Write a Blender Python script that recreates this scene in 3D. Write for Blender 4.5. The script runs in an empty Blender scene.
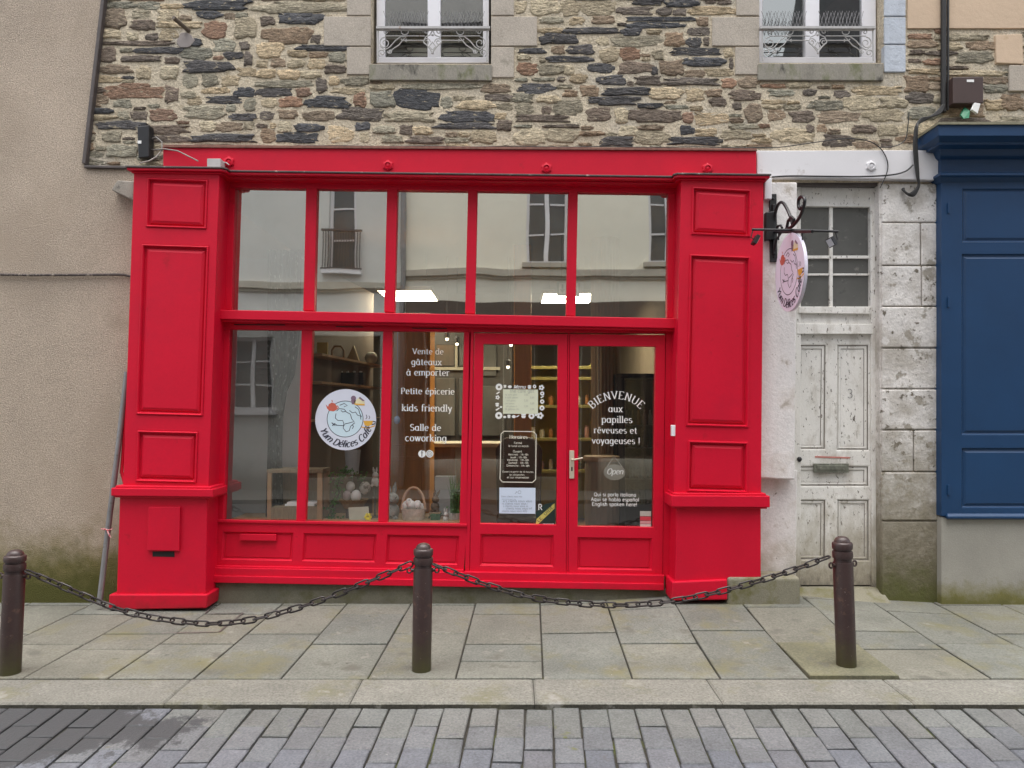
import bpy, bmesh, math, random
import numpy as np
from mathutils import Vector, Matrix, noise as mnoise
random.seed(7)
R = math.radians
scene = bpy.context.scene
COL = scene.collection
# ------------------------------------------------------------------ camera model
F, TH, DIST, H = 740.0, R(2.0), 6.2, 1.59
CAM = Vector((0, -DIST, H))
CT, ST = math.cos(TH), math.sin(TH)
def ray(px, py):
    u, v = (px - 512) / F, (384 - py) / F
    return Vector((u, CT - v * ST, ST + v * CT))
def P(px, py, y=0.0):
    """point of the upright plane at depth y that the photograph shows at px,py"""
    d = ray(px, py); return CAM + d * ((y + DIST) / d.y)
def XZ(px, py, y=0.0):
    p = P(px, py, y); return (p.x, p.z)
SL = 0.02
def G(px, py, off=0.0):
    """point of the pavement (z = SL*y + off)"""
    d = ray(px, py); t = (SL * CAM.y + off - CAM.z) / (d.z - SL * d.y)
    return CAM + d * t
# ------------------------------------------------------------------ materials
def lin(h):
    h = h.lstrip('#'); o = []
    for i in (0, 2, 4):
        c = int(h[i:i + 2], 16) / 255
        o.append(c / 12.92 if c <= .04045 else ((c + .055) / 1.055) ** 2.4)
    return tuple(o)
class NT:
    def __init__(s, m):
        m.use_nodes = True; s.t = m.node_tree; s.t.nodes.clear()
    def n(s, typ, **kw):
        x = s.t.nodes.new(typ)
        for k, v in kw.items():
            if k.startswith('i_'):
                x.inputs[k[2:].replace('_', ' ')].default_value = v
            else: setattr(x, k, v)
        return x
    def l(s, a, b): s.t.links.new(a, b)
def c4(c): return (c[0], c[1], c[2], 1)
def scl(c, f): return tuple(min(1, x * f) for x in c)
def mat(name, col, rough=.6, var=.12, scale=6, col2=None, thr=None, bump=0, bscale=80, spec=.5, metal=0,
        attr=None, fine=0, fscale=150, stretch=None, spots=None, grad=None, coat=0, patch=None):
    """col with cloudy variation; col2/thr: patches of a second colour; spots: list of (colour, scale, threshold, width);
    grad: list of (colour, z0, z1, noise scale) dirt or moss that grows between the heights z0 (full) and z1 (none)"""
    m = bpy.data.materials.new(name); k = NT(m)
    out = k.n('ShaderNodeOutputMaterial'); b = k.n('ShaderNodeBsdfPrincipled')
    b.inputs['Roughness'].default_value = rough; b.inputs['Metallic'].default_value = metal
    b.inputs['Specular IOR Level'].default_value = spec
    b.inputs['Coat Weight'].default_value = coat
    k.l(b.outputs[0], out.inputs[0])
    tc = k.n('ShaderNodeTexCoord'); vec = tc.outputs['Object']
    if stretch:
        mp = k.n('ShaderNodeMapping'); mp.inputs['Scale'].default_value = stretch; k.l(vec, mp.inputs[0]); vec = mp.outputs[0]
    def nz(sc, det=6, rg=.6):
        x = k.n('ShaderNodeTexNoise'); x.inputs['Scale'].default_value = sc; x.inputs['Detail'].default_value = det
        x.inputs['Roughness'].default_value = rg; k.l(vec, x.inputs['Vector']); return x.outputs['Fac']
    def mix(fac, a, bb, typ='MIX'):
        x = k.n('ShaderNodeMix', data_type='RGBA', blend_type=typ)
        if isinstance(fac, (int, float)): x.inputs[0].default_value = fac
        else: k.l(fac, x.inputs[0])
        for s, v in ((6, a), (7, bb)):
            if isinstance(v, tuple): x.inputs[s].default_value = c4(v)
            else: k.l(v, x.inputs[s])
        return x.outputs[2]
    def ramp(fac, a, bb):
        x = k.n('ShaderNodeMapRange'); x.inputs[1].default_value = a; x.inputs[2].default_value = bb; k.l(fac, x.inputs[0]); x.clamp = True
        return x.outputs[0]
    if attr:
        a = k.n('ShaderNodeAttribute', attribute_name=attr); base = a.outputs['Color']
        v = mix(ramp(nz(scale), .3, .7), (1 - var,) * 3, (1 + var,) * 3); base = mix(1.0, base, v, 'MULTIPLY')
    else:
        base = mix(ramp(nz(scale), .3, .7), scl(col, 1 - var), scl(col, 1 + var))
    if col2: base = mix(ramp(nz(thr[0]), thr[1], thr[1] + thr[2]), base, col2)
    if fine:
        base = mix(1.0, base, mix(ramp(nz(fscale, 3), .3, .7), (1 - fine,) * 3, (1 + fine,) * 3), 'MULTIPLY')
    for (sc_, s_, t_, w_) in (spots or []):
        base = mix(ramp(nz(s_, 8, .65), t_, t_ + w_), base, sc_)
    for (gc, z0, z1, gs) in (grad or []):
        sx = k.n('ShaderNodeSeparateXYZ'); k.l(tc.outputs['Object'], sx.inputs[0])
        r = ramp(sx.outputs[2], z1, z0); nn = ramp(nz(gs, 8, .7), .25, .75)
        mm = k.n('ShaderNodeMath', operation='MULTIPLY_ADD'); k.l(r, mm.inputs[0]); mm.inputs[1].default_value = 1.7; 
        sb = k.n('ShaderNodeMath', operation='MULTIPLY_ADD'); k.l(nn, sb.inputs[0]); sb.inputs[1].default_value = 1.0; sb.inputs[2].default_value = -1.0
        k.l(sb.outputs[0], mm.inputs[2]); mm.use_clamp = True
        base = mix(mm.outputs[0], base, gc)
    for (pc, pcx, pcy, prx, pry, psc) in (patch or []):
        sx = k.n('ShaderNodeSeparateXYZ'); k.l(tc.outputs['Object'], sx.inputs[0])
        def ell(o, c, r):
            a = k.n('ShaderNodeMath', operation='SUBTRACT'); k.l(o, a.inputs[0]); a.inputs[1].default_value = c
            d = k.n('ShaderNodeMath', operation='DIVIDE'); k.l(a.outputs[0], d.inputs[0]); d.inputs[1].default_value = r
            p = k.n('ShaderNodeMath', operation='POWER'); ab = k.n('ShaderNodeMath', operation='ABSOLUTE'); k.l(d.outputs[0], ab.inputs[0]); k.l(ab.outputs[0], p.inputs[0]); p.inputs[1].default_value = 2.0; return p.outputs[0]
        ad = k.n('ShaderNodeMath', operation='ADD'); k.l(ell(sx.outputs[0], pcx, prx), ad.inputs[0]); k.l(ell(sx.outputs[1], pcy, pry), ad.inputs[1])
        nn = k.n('ShaderNodeMath', operation='MULTIPLY_ADD'); k.l(nz(psc, 8, .7), nn.inputs[0]); nn.inputs[1].default_value = 2.6; k.l(ad.outputs[0], nn.inputs[2])
        base = mix(ramp(nn.outputs[0], 2.35, 2.15), base, pc)
    k.l(base, b.inputs['Base Color'])
    if bump:
        bp = k.n('ShaderNodeBump'); bp.inputs['Strength'].default_value = min(1, bump); bp.inputs['Distance'].default_value = .01 * max(1, bump)
        k.l(nz(bscale, 8, .65), bp.inputs['Height']); k.l(bp.outputs[0], b.inputs['Normal'])
    return m
def emis(name, col, s):
    m = bpy.data.materials.new(name); k = NT(m); o = k.n('ShaderNodeOutputMaterial'); e = k.n('ShaderNodeEmission')
    e.inputs[0].default_value = c4(col); e.inputs[1].default_value = s; k.l(e.outputs[0], o.inputs[0]); return m
def glass(name, f0, tint=(.98, .99, .985), wob=.15):
    m = bpy.data.materials.new(name); k = NT(m); o = k.n('ShaderNodeOutputMaterial')
    tr = k.n('ShaderNodeBsdfTransparent'); tr.inputs[0].default_value = c4(tint)
    gl = k.n('ShaderNodeBsdfGlossy'); gl.inputs['Roughness'].default_value = .015; gl.inputs[0].default_value = (.98, .985, .92, 1)
    tc = k.n('ShaderNodeTexCoord'); nz = k.n('ShaderNodeTexNoise'); nz.inputs['Scale'].default_value = 1.6; nz.inputs['Detail'].default_value = 1
    k.l(tc.outputs['Object'], nz.inputs['Vector'])
    bp = k.n('ShaderNodeBump'); bp.inputs['Strength'].default_value = wob; bp.inputs['Distance'].default_value = .02
    k.l(nz.outputs['Fac'], bp.inputs['Height']); k.l(bp.outputs[0], gl.inputs['Normal'])
    lw = k.n('ShaderNodeLayerWeight'); lw.inputs['Blend'].default_value = .5
    pw = k.n('ShaderNodeMath', operation='POWER'); k.l(lw.outputs['Facing'], pw.inputs[0]); pw.inputs[1].default_value = 5.0
    ma = k.n('ShaderNodeMath', operation='MULTIPLY_ADD'); ma.inputs[1].default_value = 1 - f0; ma.inputs[2].default_value = f0; ma.use_clamp = True; k.l(pw.outputs[0], ma.inputs[0])
    mx = k.n('ShaderNodeMixShader'); k.l(ma.outputs[0], mx.inputs[0]); k.l(tr.outputs[0], mx.inputs[1]); k.l(gl.outputs[0], mx.inputs[2])
    k.l(mx.outputs[0], o.inputs[0]); return m
# ------------------------------------------------------------------ object helpers
def tag(o, label=None, cat=None, group=None, kind=None):
    if label: o['label'] = label
    if cat: o['category'] = cat
    if group: o['group'] = group
    if kind: o['kind'] = kind
    return o
def thing(name, label, cat, loc=(0, 0, 0), group=None):
    o = bpy.data.objects.new(name, None); COL.objects.link(o); o.location = loc; o.empty_display_size = .1
    return tag(o, label, cat, group)
def world_inv(p):
    m = Matrix.Identity(4)
    while p is not None:
        m = Matrix.Translation(p.location) @ m if p.type == 'EMPTY' else m
        p = p.parent if p.parent is not None and p.type != 'EMPTY' else None
    return m.inverted()
def obj(name, bm, m, parent=None, bevel=0, smooth=False, seg=2):
    me = bpy.data.meshes.new(name); bm.normal_update(); bm.to_mesh(me); bm.free()
    o = bpy.data.objects.new(name, me); COL.objects.link(o)
    for x in (m if isinstance(m, (list, tuple)) else [m]): me.materials.append(x)
    if smooth:
        for p in me.polygons: p.use_smooth = True
        me.set_sharp_from_angle(angle=R(38))
    if bevel:
        b = o.modifiers.new('b', 'BEVEL'); b.width = bevel; b.segments = seg; b.limit_method = 'ANGLE'; b.angle_limit = R(35); b.harden_normals = False
    if parent is not None:
        o.parent = parent
        if parent.type == 'EMPTY': o.matrix_parent_inverse = Matrix.Translation(parent.location).inverted()
        else:
            q = parent.parent
            t = Vector(q.location) if q is not None and q.type == 'EMPTY' else Vector()
            # parent mesh sits at world origin in its own coordinates: nothing to undo
            o.matrix_parent_inverse = Matrix.Identity(4)
    return o
def recalc(bm): bmesh.ops.recalc_face_normals(bm, faces=bm.faces[:]); return bm
def NB(): return bmesh.new()
def box(bm, x0, x1, y0, y1, z0, z1, mi=0):
    v = [bm.verts.new(p) for p in ((x0, y0, z0), (x1, y0, z0), (x1, y1, z0), (x0, y1, z0), (x0, y0, z1), (x1, y0, z1), (x1, y1, z1), (x0, y1, z1))]
    for f in ((0, 1, 5, 4), (1, 2, 6, 5), (2, 3, 7, 6), (3, 0, 4, 7), (4, 5, 6, 7), (3, 2, 1, 0)):
        bm.faces.new([v[i] for i in f]).material_index = mi
    return bm
def prism(bm, pts, y0, y1, mi=0):
    """pts (X,Z) polygon extruded from y0 to y1"""
    a = [bm.verts.new((x, y0, z)) for x, z in pts]; b = [bm.verts.new((x, y1, z)) for x, z in pts]; n = len(pts)
    fs = [bm.faces.new(a), bm.faces.new(b[::-1])] + [bm.faces.new((a[i], b[i], b[(i + 1) % n], a[(i + 1) % n])) for i in range(n)]
    for f in fs: f.material_index = mi
    bmesh.ops.recalc_face_normals(bm, faces=fs)
    return bm
def pq(bm, px, y0, y1, mi=0):
    """pixel polygon seen at depth y0, extruded back to y1"""
    return prism(bm, [XZ(x, y, y0) for x, y in px], y0, y1, mi)
def tube(bm, pts, r, n=8, caps=True, mi=0):
    pts = [Vector(p) for p in pts]; rings = []; up = None
    rr = r if isinstance(r, (list, tuple)) else [r] * len(pts)
    for i, p in enumerate(pts):
        d = (pts[min(i + 1, len(pts) - 1)] - pts[max(i - 1, 0)]).normalized()
        if up is None:
            up = Vector((0, 0, 1)) if abs(d.z) < .9 else Vector((1, 0, 0))
        s = d.cross(up).normalized(); up = s.cross(d).normalized()
        rings.append([bm.verts.new(p + (s * math.cos(2 * math.pi * k / n) + up * math.sin(2 * math.pi * k / n)) * rr[i]) for k in range(n)])
    fs = []
    for a, b in zip(rings, rings[1:]):
        for k in range(n): fs.append(bm.faces.new((a[k], a[(k + 1) % n], b[(k + 1) % n], b[k])))
    if caps: fs += [bm.faces.new(rings[0][::-1]), bm.faces.new(rings[-1])]
    for f in fs: f.material_index = mi
    bmesh.ops.recalc_face_normals(bm, faces=fs)
    return bm
def spline(pts, n=7):
    pts = [Vector(p) for p in pts]; cv = []
    for i in range(len(pts) - 1):
        p0, p1, p2, p3 = pts[max(i - 1, 0)], pts[i], pts[i + 1], pts[min(i + 2, len(pts) - 1)]
        for k in range(n):
            t = k / n; cv.append(.5 * ((2 * p1) + (p2 - p0) * t + (2 * p0 - 5 * p1 + 4 * p2 - p3) * t * t + (3 * p1 - p0 - 3 * p2 + p3) * t ** 3))
    return cv + [pts[-1]]
def lathe(bm, prof, n=24, c=(0, 0, 0), mi=0, squash=1):
    rings = []; fs = []
    for r, z in prof:
        rings.append([bm.verts.new((c[0] + r * math.cos(2 * math.pi * k / n), c[1] + squash * r * math.sin(2 * math.pi * k / n), c[2] + z)) for k in range(n)])
    for a, b in zip(rings, rings[1:]):
        for k in range(n): fs.append(bm.faces.new((a[k], a[(k + 1) % n], b[(k + 1) % n], b[k])))
    fs.append(bm.faces.new(rings[0][::-1])); fs.append(bm.faces.new(rings[-1]))
    for f in fs: f.material_index = mi
    bmesh.ops.recalc_face_normals(bm, faces=fs)
    return bm
def blob(bm, c, r, sub=2, jit=0, mi=0, sc=(1, 1, 1)):
    g = bmesh.ops.create_icosphere(bm, subdivisions=sub, radius=1)
    for v in g['verts']:
        f = 1 + (mnoise.noise(v.co * 2.3 + Vector(c)) * jit if jit else 0)
        v.co = Vector((c[0] + v.co.x * r * sc[0] * f, c[1] + v.co.y * r * sc[1] * f, c[2] + v.co.z * r * sc[2] * f))
        for fc in v.link_faces: fc.material_index = mi
    return bm
def quadmap(q, y):
    """q = four pixel corners TL TR BR BL seen at depth y -> (u right, v down) -> (X, Z)"""
    w = [Vector(XZ(a, b, y)) for a, b in q]
    return lambda u, v: ((w[0] * (1 - u) + w[1] * u) * (1 - v) + (w[3] * (1 - u) + w[2] * u) * v)
def uvr(q, r):
    """pixel rectangle x0,y0,x1,y1 -> u0,v0,u1,v1 inside the pixel quad q"""
    def uv(x, y):
        v = .5
        for _ in range(4):
            xl = q[0][0] * (1 - v) + q[3][0] * v; xr = q[1][0] * (1 - v) + q[2][0] * v
            u = (x - xl) / (xr - xl)
            yt = q[0][1] * (1 - u) + q[1][1] * u; yb = q[3][1] * (1 - u) + q[2][1] * u
            v = (y - yt) / (yb - yt)
        return u, v
    a = uv(r[0], r[1]); b = uv(r[2], r[3]); return (a[0], a[1], b[0], b[1])
def plate(bm, fm, holes, yf, yb, back=False, mi=0):
    us = sorted({0.0, 1.0} | {h[i] for h in holes for i in (0, 2) if 0 < h[i] < 1}); vs = sorted({0.0, 1.0} | {h[i] for h in holes for i in (1, 3) if 0 < h[i] < 1})
    V = {}; fs = []
    def vert(i, j, s):
        if (i, j, s) not in V:
            x, z = fm(us[i], vs[j]); V[(i, j, s)] = bm.verts.new((x, yf if s == 0 else yb, z))
        return V[(i, j, s)]
    def solid(i, j):
        if not (0 <= i < len(us) - 1 and 0 <= j < len(vs) - 1): return False
        cu, cv = (us[i] + us[i + 1]) / 2, (vs[j] + vs[j + 1]) / 2
        return not any(h[0] < cu < h[2] and h[1] < cv < h[3] for h in holes)
    for i in range(len(us) - 1):
        for j in range(len(vs) - 1):
            if not solid(i, j): continue
            fs.append(bm.faces.new((vert(i, j, 0), vert(i + 1, j, 0), vert(i + 1, j + 1, 0), vert(i, j + 1, 0))))
            if back: fs.append(bm.faces.new((vert(i, j + 1, 1), vert(i + 1, j + 1, 1), vert(i + 1, j, 1), vert(i, j, 1))))
            for (di, dj, a, b) in ((-1, 0, (i, j), (i, j + 1)), (1, 0, (i + 1, j + 1), (i + 1, j)), (0, -1, (i + 1, j), (i, j)), (0, 1, (i, j + 1), (i + 1, j + 1))):
                if not solid(i + di, j + dj):
                    fs.append(bm.faces.new((vert(*a, 0), vert(*b, 0), vert(*b, 1), vert(*a, 1))))
    for f in fs: f.material_index = mi
    bmesh.ops.recalc_face_normals(bm, faces=fs)
    if not back and fs:
        # an open shell: make sure the front looks at -y
        if fs[0].normal.y > 0:
            for f in fs: f.normal_flip()
    return bm
PANEL = [(0, .001), (.003, -.010), (.012, -.012), (.017, .000), (.020, .020), (.030, .022), (.034, .012), (.058, .002)]
def ring(bm, fm, hole, yf, prof=PANEL, mi=0, dirt=()):
    u0, v0, u1, v1 = hole
    c = [fm(u0, v0), fm(u1, v0), fm(u1, v1), fm(u0, v1)]
    sg = [(1, -1), (-1, -1), (-1, 1), (1, 1)]
    prev = None; fs = []; dd = []
    for kk_, (ins, dy) in enumerate(prof):
        cur = [bm.verts.new((c[i][0] + sg[i][0] * ins, yf + dy, c[i][1] + sg[i][1] * ins)) for i in range(4)]
        if prev:
            for i in range(4):
                fs.append(bm.faces.new((prev[i], prev[(i + 1) % 4], cur[(i + 1) % 4], cur[i])))
                if kk_ in dirt: dd.append(fs[-1])
        prev = cur
    fs.append(bm.faces.new(prev))
    for f in fs: f.material_index = mi; f.normal_update()
    for f in dd: f.material_index = 1
    if fs[-1].normal.y > 0:
        for f in fs: f.normal_flip()
    return bm
def card(bm, pts, y, mi=0):
    f = bm.faces.new([bm.verts.new((x, y, z)) for x, z in pts]); f.normal_update()
    if f.normal.y > 0: f.normal_flip()
    f.material_index = mi; return f
def disc(bm, fm, cx, cz, rx, rz, mi=0, n=40, a0=0):
    vs = [bm.verts.new(fm(cx + rx * math.cos(2 * math.pi * k / n + a0), cz + rz * math.sin(2 * math.pi * k / n + a0))) for k in range(n)]
    f = bm.faces.new(vs); f.material_index = mi; return f
# ------------------------------------------------------------------ lettering: a small stroke alphabet
def A(cx, cy, rx, ry, a0, a1, n=14):
    n = max(4, int(abs(a1 - a0) / 22))
    return [(cx + rx * math.cos(R(a0 + (a1 - a0) * i / n)), cy + ry * math.sin(R(a0 + (a1 - a0) * i / n))) for i in range(n + 1)]
def L(*p): return list(p)
bowlL = lambda: A(2.1, 2.5, 1.8, 2.5, 0, 360); bowlR = lambda: A(2.5, 2.5, 1.8, 2.5, 0, 360)
GL = {
 ' ': (2.6, []), '!': (2, [L((1, 7.4), (1, 2)), L((1, .6), (1, 0))]), '.': (1.6, [L((.8, .7), (.8, 0))]), ':': (1.8, [L((.9, .7), (.9, 0)), L((.9, 4.2), (.9, 3.5))]),
 '-': (3, [L((.4, 2.6), (2.6, 2.6))]), ',': (1.6, [L((.8, .7), (.5, -1))]), '/': (3, [L((.2, -.5), (2.8, 7.5))]),
 'a': (4.9, [bowlL(), L((3.9, 5), (3.9, 0))]), 'b': (4.9, [L((.7, 7.6), (.7, 0)), bowlR()]), 'c': (4.3, [A(2.3, 2.5, 1.9, 2.5, 48, 312)]),
 'd': (4.9, [bowlL(), L((3.9, 7.6), (3.9, 0))]), 'e': (4.5, [L((.5, 2.7), (4, 2.7)), A(2.25, 2.5, 1.8, 2.5, 4, 312)]),
 'f': (3, [A(2.5, 6.2, 1.2, 1.4, 40, 180) + [(1.3, 0)], L((.2, 4.8), (2.8, 4.8))]),
 'g': (4.9, [bowlL(), [(3.9, 5), (3.9, -.8)] + A(2.2, -.8, 1.7, 1.6, 0, -150)]),
 'h': (5, [L((.7, 7.6), (.7, 0)), A(2.4, 3.2, 1.6, 1.8, 170, 0) + [(4, 0)]]), 'i': (1.9, [L((.9, 5), (.9, 0)), L((.9, 7.2), (.9, 6.3))]),
 'j': (2, [L((.9, 5), (.9, -1.6)), L((.9, 7.2), (.9, 6.3))]), 'k': (4.5, [L((.7, 7.6), (.7, 0)), L((3.7, 5), (.9, 2.2)), L((1.7, 2.9), (3.9, 0))]), 'l': (1.9, [L((.9, 7.6), (.9, 0))]),
 'm': (7.4, [L((.7, 5), (.7, 0)), A(2.2, 3.3, 1.5, 1.7, 170, 0) + [(3.7, 0)], A(5.2, 3.3, 1.5, 1.7, 170, 0) + [(6.7, 0)]]),
 'n': (5, [L((.7, 5), (.7, 0)), A(2.4, 3.2, 1.6, 1.8, 170, 0) + [(4, 0)]]), 'o': (4.7, [A(2.35, 2.5, 1.9, 2.5, 0, 360)]),
 'p': (4.9, [L((.7, 5), (.7, -2.4)), bowlR()]), 'q': (4.9, [bowlL(), L((3.9, 5), (3.9, -2.4))]), 'r': (3.3, [L((.7, 5), (.7, 0)), A(2.2, 3.3, 1.5, 1.7, 170, 50)]),
 's': (3.8, [A(1.9, 3.75, 1.35, 1.25, 40, 270) + A(1.9, 1.25, 1.45, 1.25, 90, -145)[1:]]), 't': (3, [[(1.3, 6.6), (1.3, 1)] + A(2.2, .95, .9, .95, 180, 310), L((.2, 4.8), (2.7, 4.8))]),
 'u': (5, [[(.8, 5), (.8, 1.8)] + A(2.4, 1.8, 1.6, 1.8, 180, 350), L((4, 5), (4, 0))]), 'v': (4.3, [L((.4, 5), (2.15, 0)), L((3.9, 5), (2.15, 0))]),
 'w': (6.4, [L((.4, 5), (1.9, 0)), L((3.2, 5), (1.9, 0)), L((3.2, 5), (4.5, 0)), L((6, 5), (4.5, 0))]), 'x': (4.3, [L((.5, 5), (3.8, 0)), L((3.8, 5), (.5, 0))]),
 'y': (4.4, [L((.4, 5), (2.2, .2)), L((3.9, 5), (1.5, -2.2), (.6, -2.3))]), 'z': (4, [L((.5, 5), (3.5, 5), (.5, 0), (3.5, 0))]),
 'A': (5.8, [L((2.9, 7.2), (.4, 0)), L((2.9, 7.2), (5.4, 0)), L((1.4, 2.5), (4.4, 2.5))]), 'B': (5.4, [L((.9, 7.2), (.9, 0)), [(.9, 7.2), (2.4, 7.2)] + A(2.6, 5.5, 1.7, 1.7, 90, -90) + [(.9, 3.8)], [(2.4, 3.8)] + A(2.7, 1.9, 2, 1.9, 90, -90) + [(.9, 0)]]),
 'C': (6, [A(3.2, 3.6, 2.7, 3.6, 45, 315)]), 'D': (6.2, [L((.9, 7.2), (.9, 0)), [(.9, 7.2), (2.4, 7.2)] + A(2.6, 3.6, 2.8, 3.6, 90, -90) + [(.9, 0)]]),
 'E': (5, [L((.9, 7.2), (.9, 0)), L((.9, 7.2), (4.4, 7.2), (4.4, 6.2)), L((.9, 3.7), (3.6, 3.7)), L((.9, 0), (4.5, 0), (4.5, 1.1))]),
 'F': (4.8, [L((.9, 7.2), (.9, 0)), L((.9, 7.2), (4.4, 7.2), (4.4, 6.2)), L((.9, 3.7), (3.6, 3.7))]), 'H': (6, [L((.9, 7.2), (.9, 0)), L((5.1, 7.2), (5.1, 0)), L((.9, 3.7), (5.1, 3.7))]),
 'I': (2.4, [L((1.2, 7.2), (1.2, 0))]), 'J': (3.6, [[(2.5, 7.2), (2.5, 1.6)] + A(1.4, 1.5, 1.1, 1.6, 0, -140)]), 'L': (4.7, [L((.9, 7.2), (.9, 0)), L((.9, 0), (4.3, 0), (4.3, 1.2))]),
 'M': (7, [L((1, 7.2), (1, 0)), L((1, 7.2), (3.5, .6)), L((6, 7.2), (3.5, .6)), L((6, 7.2), (6, 0))]), 'N': (6.2, [L((1, 7.2), (1, 0)), L((1, 7.2), (5.2, 0)), L((5.2, 7.2), (5.2, 0))]),
 'O': (6.4, [A(3.2, 3.6, 2.7, 3.6, 0, 360)]), 'P': (5, [L((.9, 7.2), (.9, 0)), [(.9, 7.2), (2.4, 7.2)] + A(2.6, 5.2, 1.9, 2, 90, -90) + [(.9, 3.2)]]),
 'Q': (6.4, [A(3.2, 3.6, 2.7, 3.6, 0, 360), L((3.4, 1.6), (5.8, -.8))]), 'R': (5.4, [L((.9, 7.2), (.9, 0)), [(.9, 7.2), (2.4, 7.2)] + A(2.6, 5.3, 1.9, 1.9, 90, -90) + [(.9, 3.4)], L((2.5, 3.4), (5, 0))]),
 'S': (5, [A(2.5, 5.4, 1.8, 1.8, 35, 270) + A(2.5, 1.8, 2, 1.8, 90, -150)[1:]]), 'U': (6, [[(.9, 7.2), (.9, 2.4)] + A(3, 2.4, 2.1, 2.4, 180, 360) + [(5.1, 7.2)]]),
 'V': (5.8, [L((.4, 7.2), (2.9, 0)), L((5.4, 7.2), (2.9, 0))]), 'Y': (5.6, [L((.4, 7.2), (2.8, 3.4)), L((5.2, 7.2), (2.8, 3.4)), L((2.8, 3.4), (2.8, 0))]),
 '0': (4.6, [A(2.3, 3.6, 1.8, 3.6, 0, 360)]), '1': (3, [L((.7, 5.8), (1.8, 7.2), (1.8, 0))]), '2': (4.4, [A(2.2, 5.3, 1.7, 1.9, 160, -30) + [(.5, 0), (4, 0)]]),
 '3': (4.4, [A(2, 5.4, 1.7, 1.8, 150, -90), A(2, 1.9, 1.9, 1.9, 90, -150)]), '5': (4.4, [L((3.8, 7.2), (1, 7.2), (.8, 4)) + A(2.1, 2.2, 1.9, 2.2, 120, -140)]),
 '8': (4.6, [A(2.3, 5.4, 1.6, 1.8, 0, 360), A(2.3, 1.8, 1.9, 1.8, 0, 360)]), '9': (4.6, [A(2.3, 5.2, 1.8, 2, 0, 360), L((4.1, 5.2), (3.2, 0))]),
}
ACC = {'é': ('e', [L((2, 6), (3, 7.4))]), 'è': ('e', [L((2.6, 6), (1.6, 7.4))]), 'ê': ('e', [L((1.2, 6), (2.3, 7.3), (3.4, 6))]), 'â': ('a', [L((1.1, 6), (2.2, 7.3), (3.3, 6))]),
       'à': ('a', [L((2.6, 6), (1.6, 7.4))]), 'í': ('i', []), 'ñ': ('n', [L((1, 6.2), (1.9, 6.9), (2.9, 6.3), (3.8, 7))])}
def glyph(ch):
    if ch in ACC:
        b, ex = ACC[ch]; w, s = GL[b]; return w, s + ex
    return GL.get(ch, GL[' '])
def text_width(s, gap=.7): return sum(glyph(c)[0] + gap for c in s) - gap
_lift = [0]
def stroke(bm, pts, fm, thick, thin, mi=0):
    pts = [Vector(p) for p in pts]
    if len(pts) < 2: return
    closed = (pts[0] - pts[-1]).length < 1e-6
    pr = []; n = len(pts)
    for i, p in enumerate(pts):
        a = pts[i - 1] if i > 0 else (pts[-2] if closed else p); b = pts[i + 1] if i < n - 1 else (pts[1] if closed else p)
        d = (b - a).normalized(); nr = Vector((-d.y, d.x)); w = thin + (thick - thin) * abs(d.y) ** 1.3
        pr.append((p + nr * w / 2, p - nr * w / 2))
    _lift[0] = (_lift[0] + 1) % 7
    vs = [(bm.verts.new(fm(a.x, a.y, _lift[0])), bm.verts.new(fm(b.x, b.y, _lift[0]))) for a, b in pr]
    for (a, b), (c, d) in zip(vs, vs[1:]):
        f = bm.faces.new((a, b, d, c)); f.material_index = mi
def text(bm, s, fm, mode='serif', gap=.7, mi=0, centre=True, wt=1.0):
    """fm(x, y, k) maps glyph units to space; k = tiny lift index"""
    x = -text_width(s, gap) / 2 if centre else 0
    for ch in s:
        w, st = glyph(ch)
        for pts in st:
            if mode == 'serif': tk, tn, sh = 1.2 * wt, .46 * wt, 0
            elif mode == 'script': tk, tn, sh = .95 * wt, .5 * wt, .28
            else: tk, tn, sh = .85 * wt, .8 * wt, 0
            q = [(x + a + sh * b, b) for a, b in pts]
            stroke(bm, q, fm, tk, tn, mi)
            if mode == 'serif' and len(pts) == 2 and abs(pts[0][1] - pts[1][1]) > 2.5:
                for k in (0, 1):
                    cx, cy = q[k]
                    if ch in 'vwxyVA' and cy < .1 and ch not in 'xA': continue
                    dy = .2 if cy < 2 else -.2
                    if cy < 2: stroke(bm, [(cx - 1.1, cy + dy), (cx + 1.1, cy + dy)], fm, .46, .46, mi)
                    elif ch in 'bdhklipmnruj': stroke(bm, [(cx - 1.15, cy + dy), (cx + .1, cy + dy)], fm, .45, .45, mi)
                    elif ch in 'aqgt': pass
                    else: stroke(bm, [(cx - .95, cy + dy), (cx + .95, cy + dy)], fm, .4, .4, mi)
        x += w + gap
def flat_text(bm, s, cx, base, width, y, mode='serif', mi=0, gap=.7, slope=0.0, wt=1.0, hs=1.0, to=None):
    """write s centred on pixel cx, baseline pixel base, so wide in pixels, on the plane y"""
    o = P(cx, base, y); k = (XZ(cx + width / 2, base, y)[0] - XZ(cx - width / 2, base, y)[0]) / text_width(s, gap)
    text(bm, s, lambda a, b, l: (o.x + a * k, y - .0004 - l * .00006, o.z + b * k * hs - a * k * slope), mode, gap, mi, wt=wt)
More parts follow.
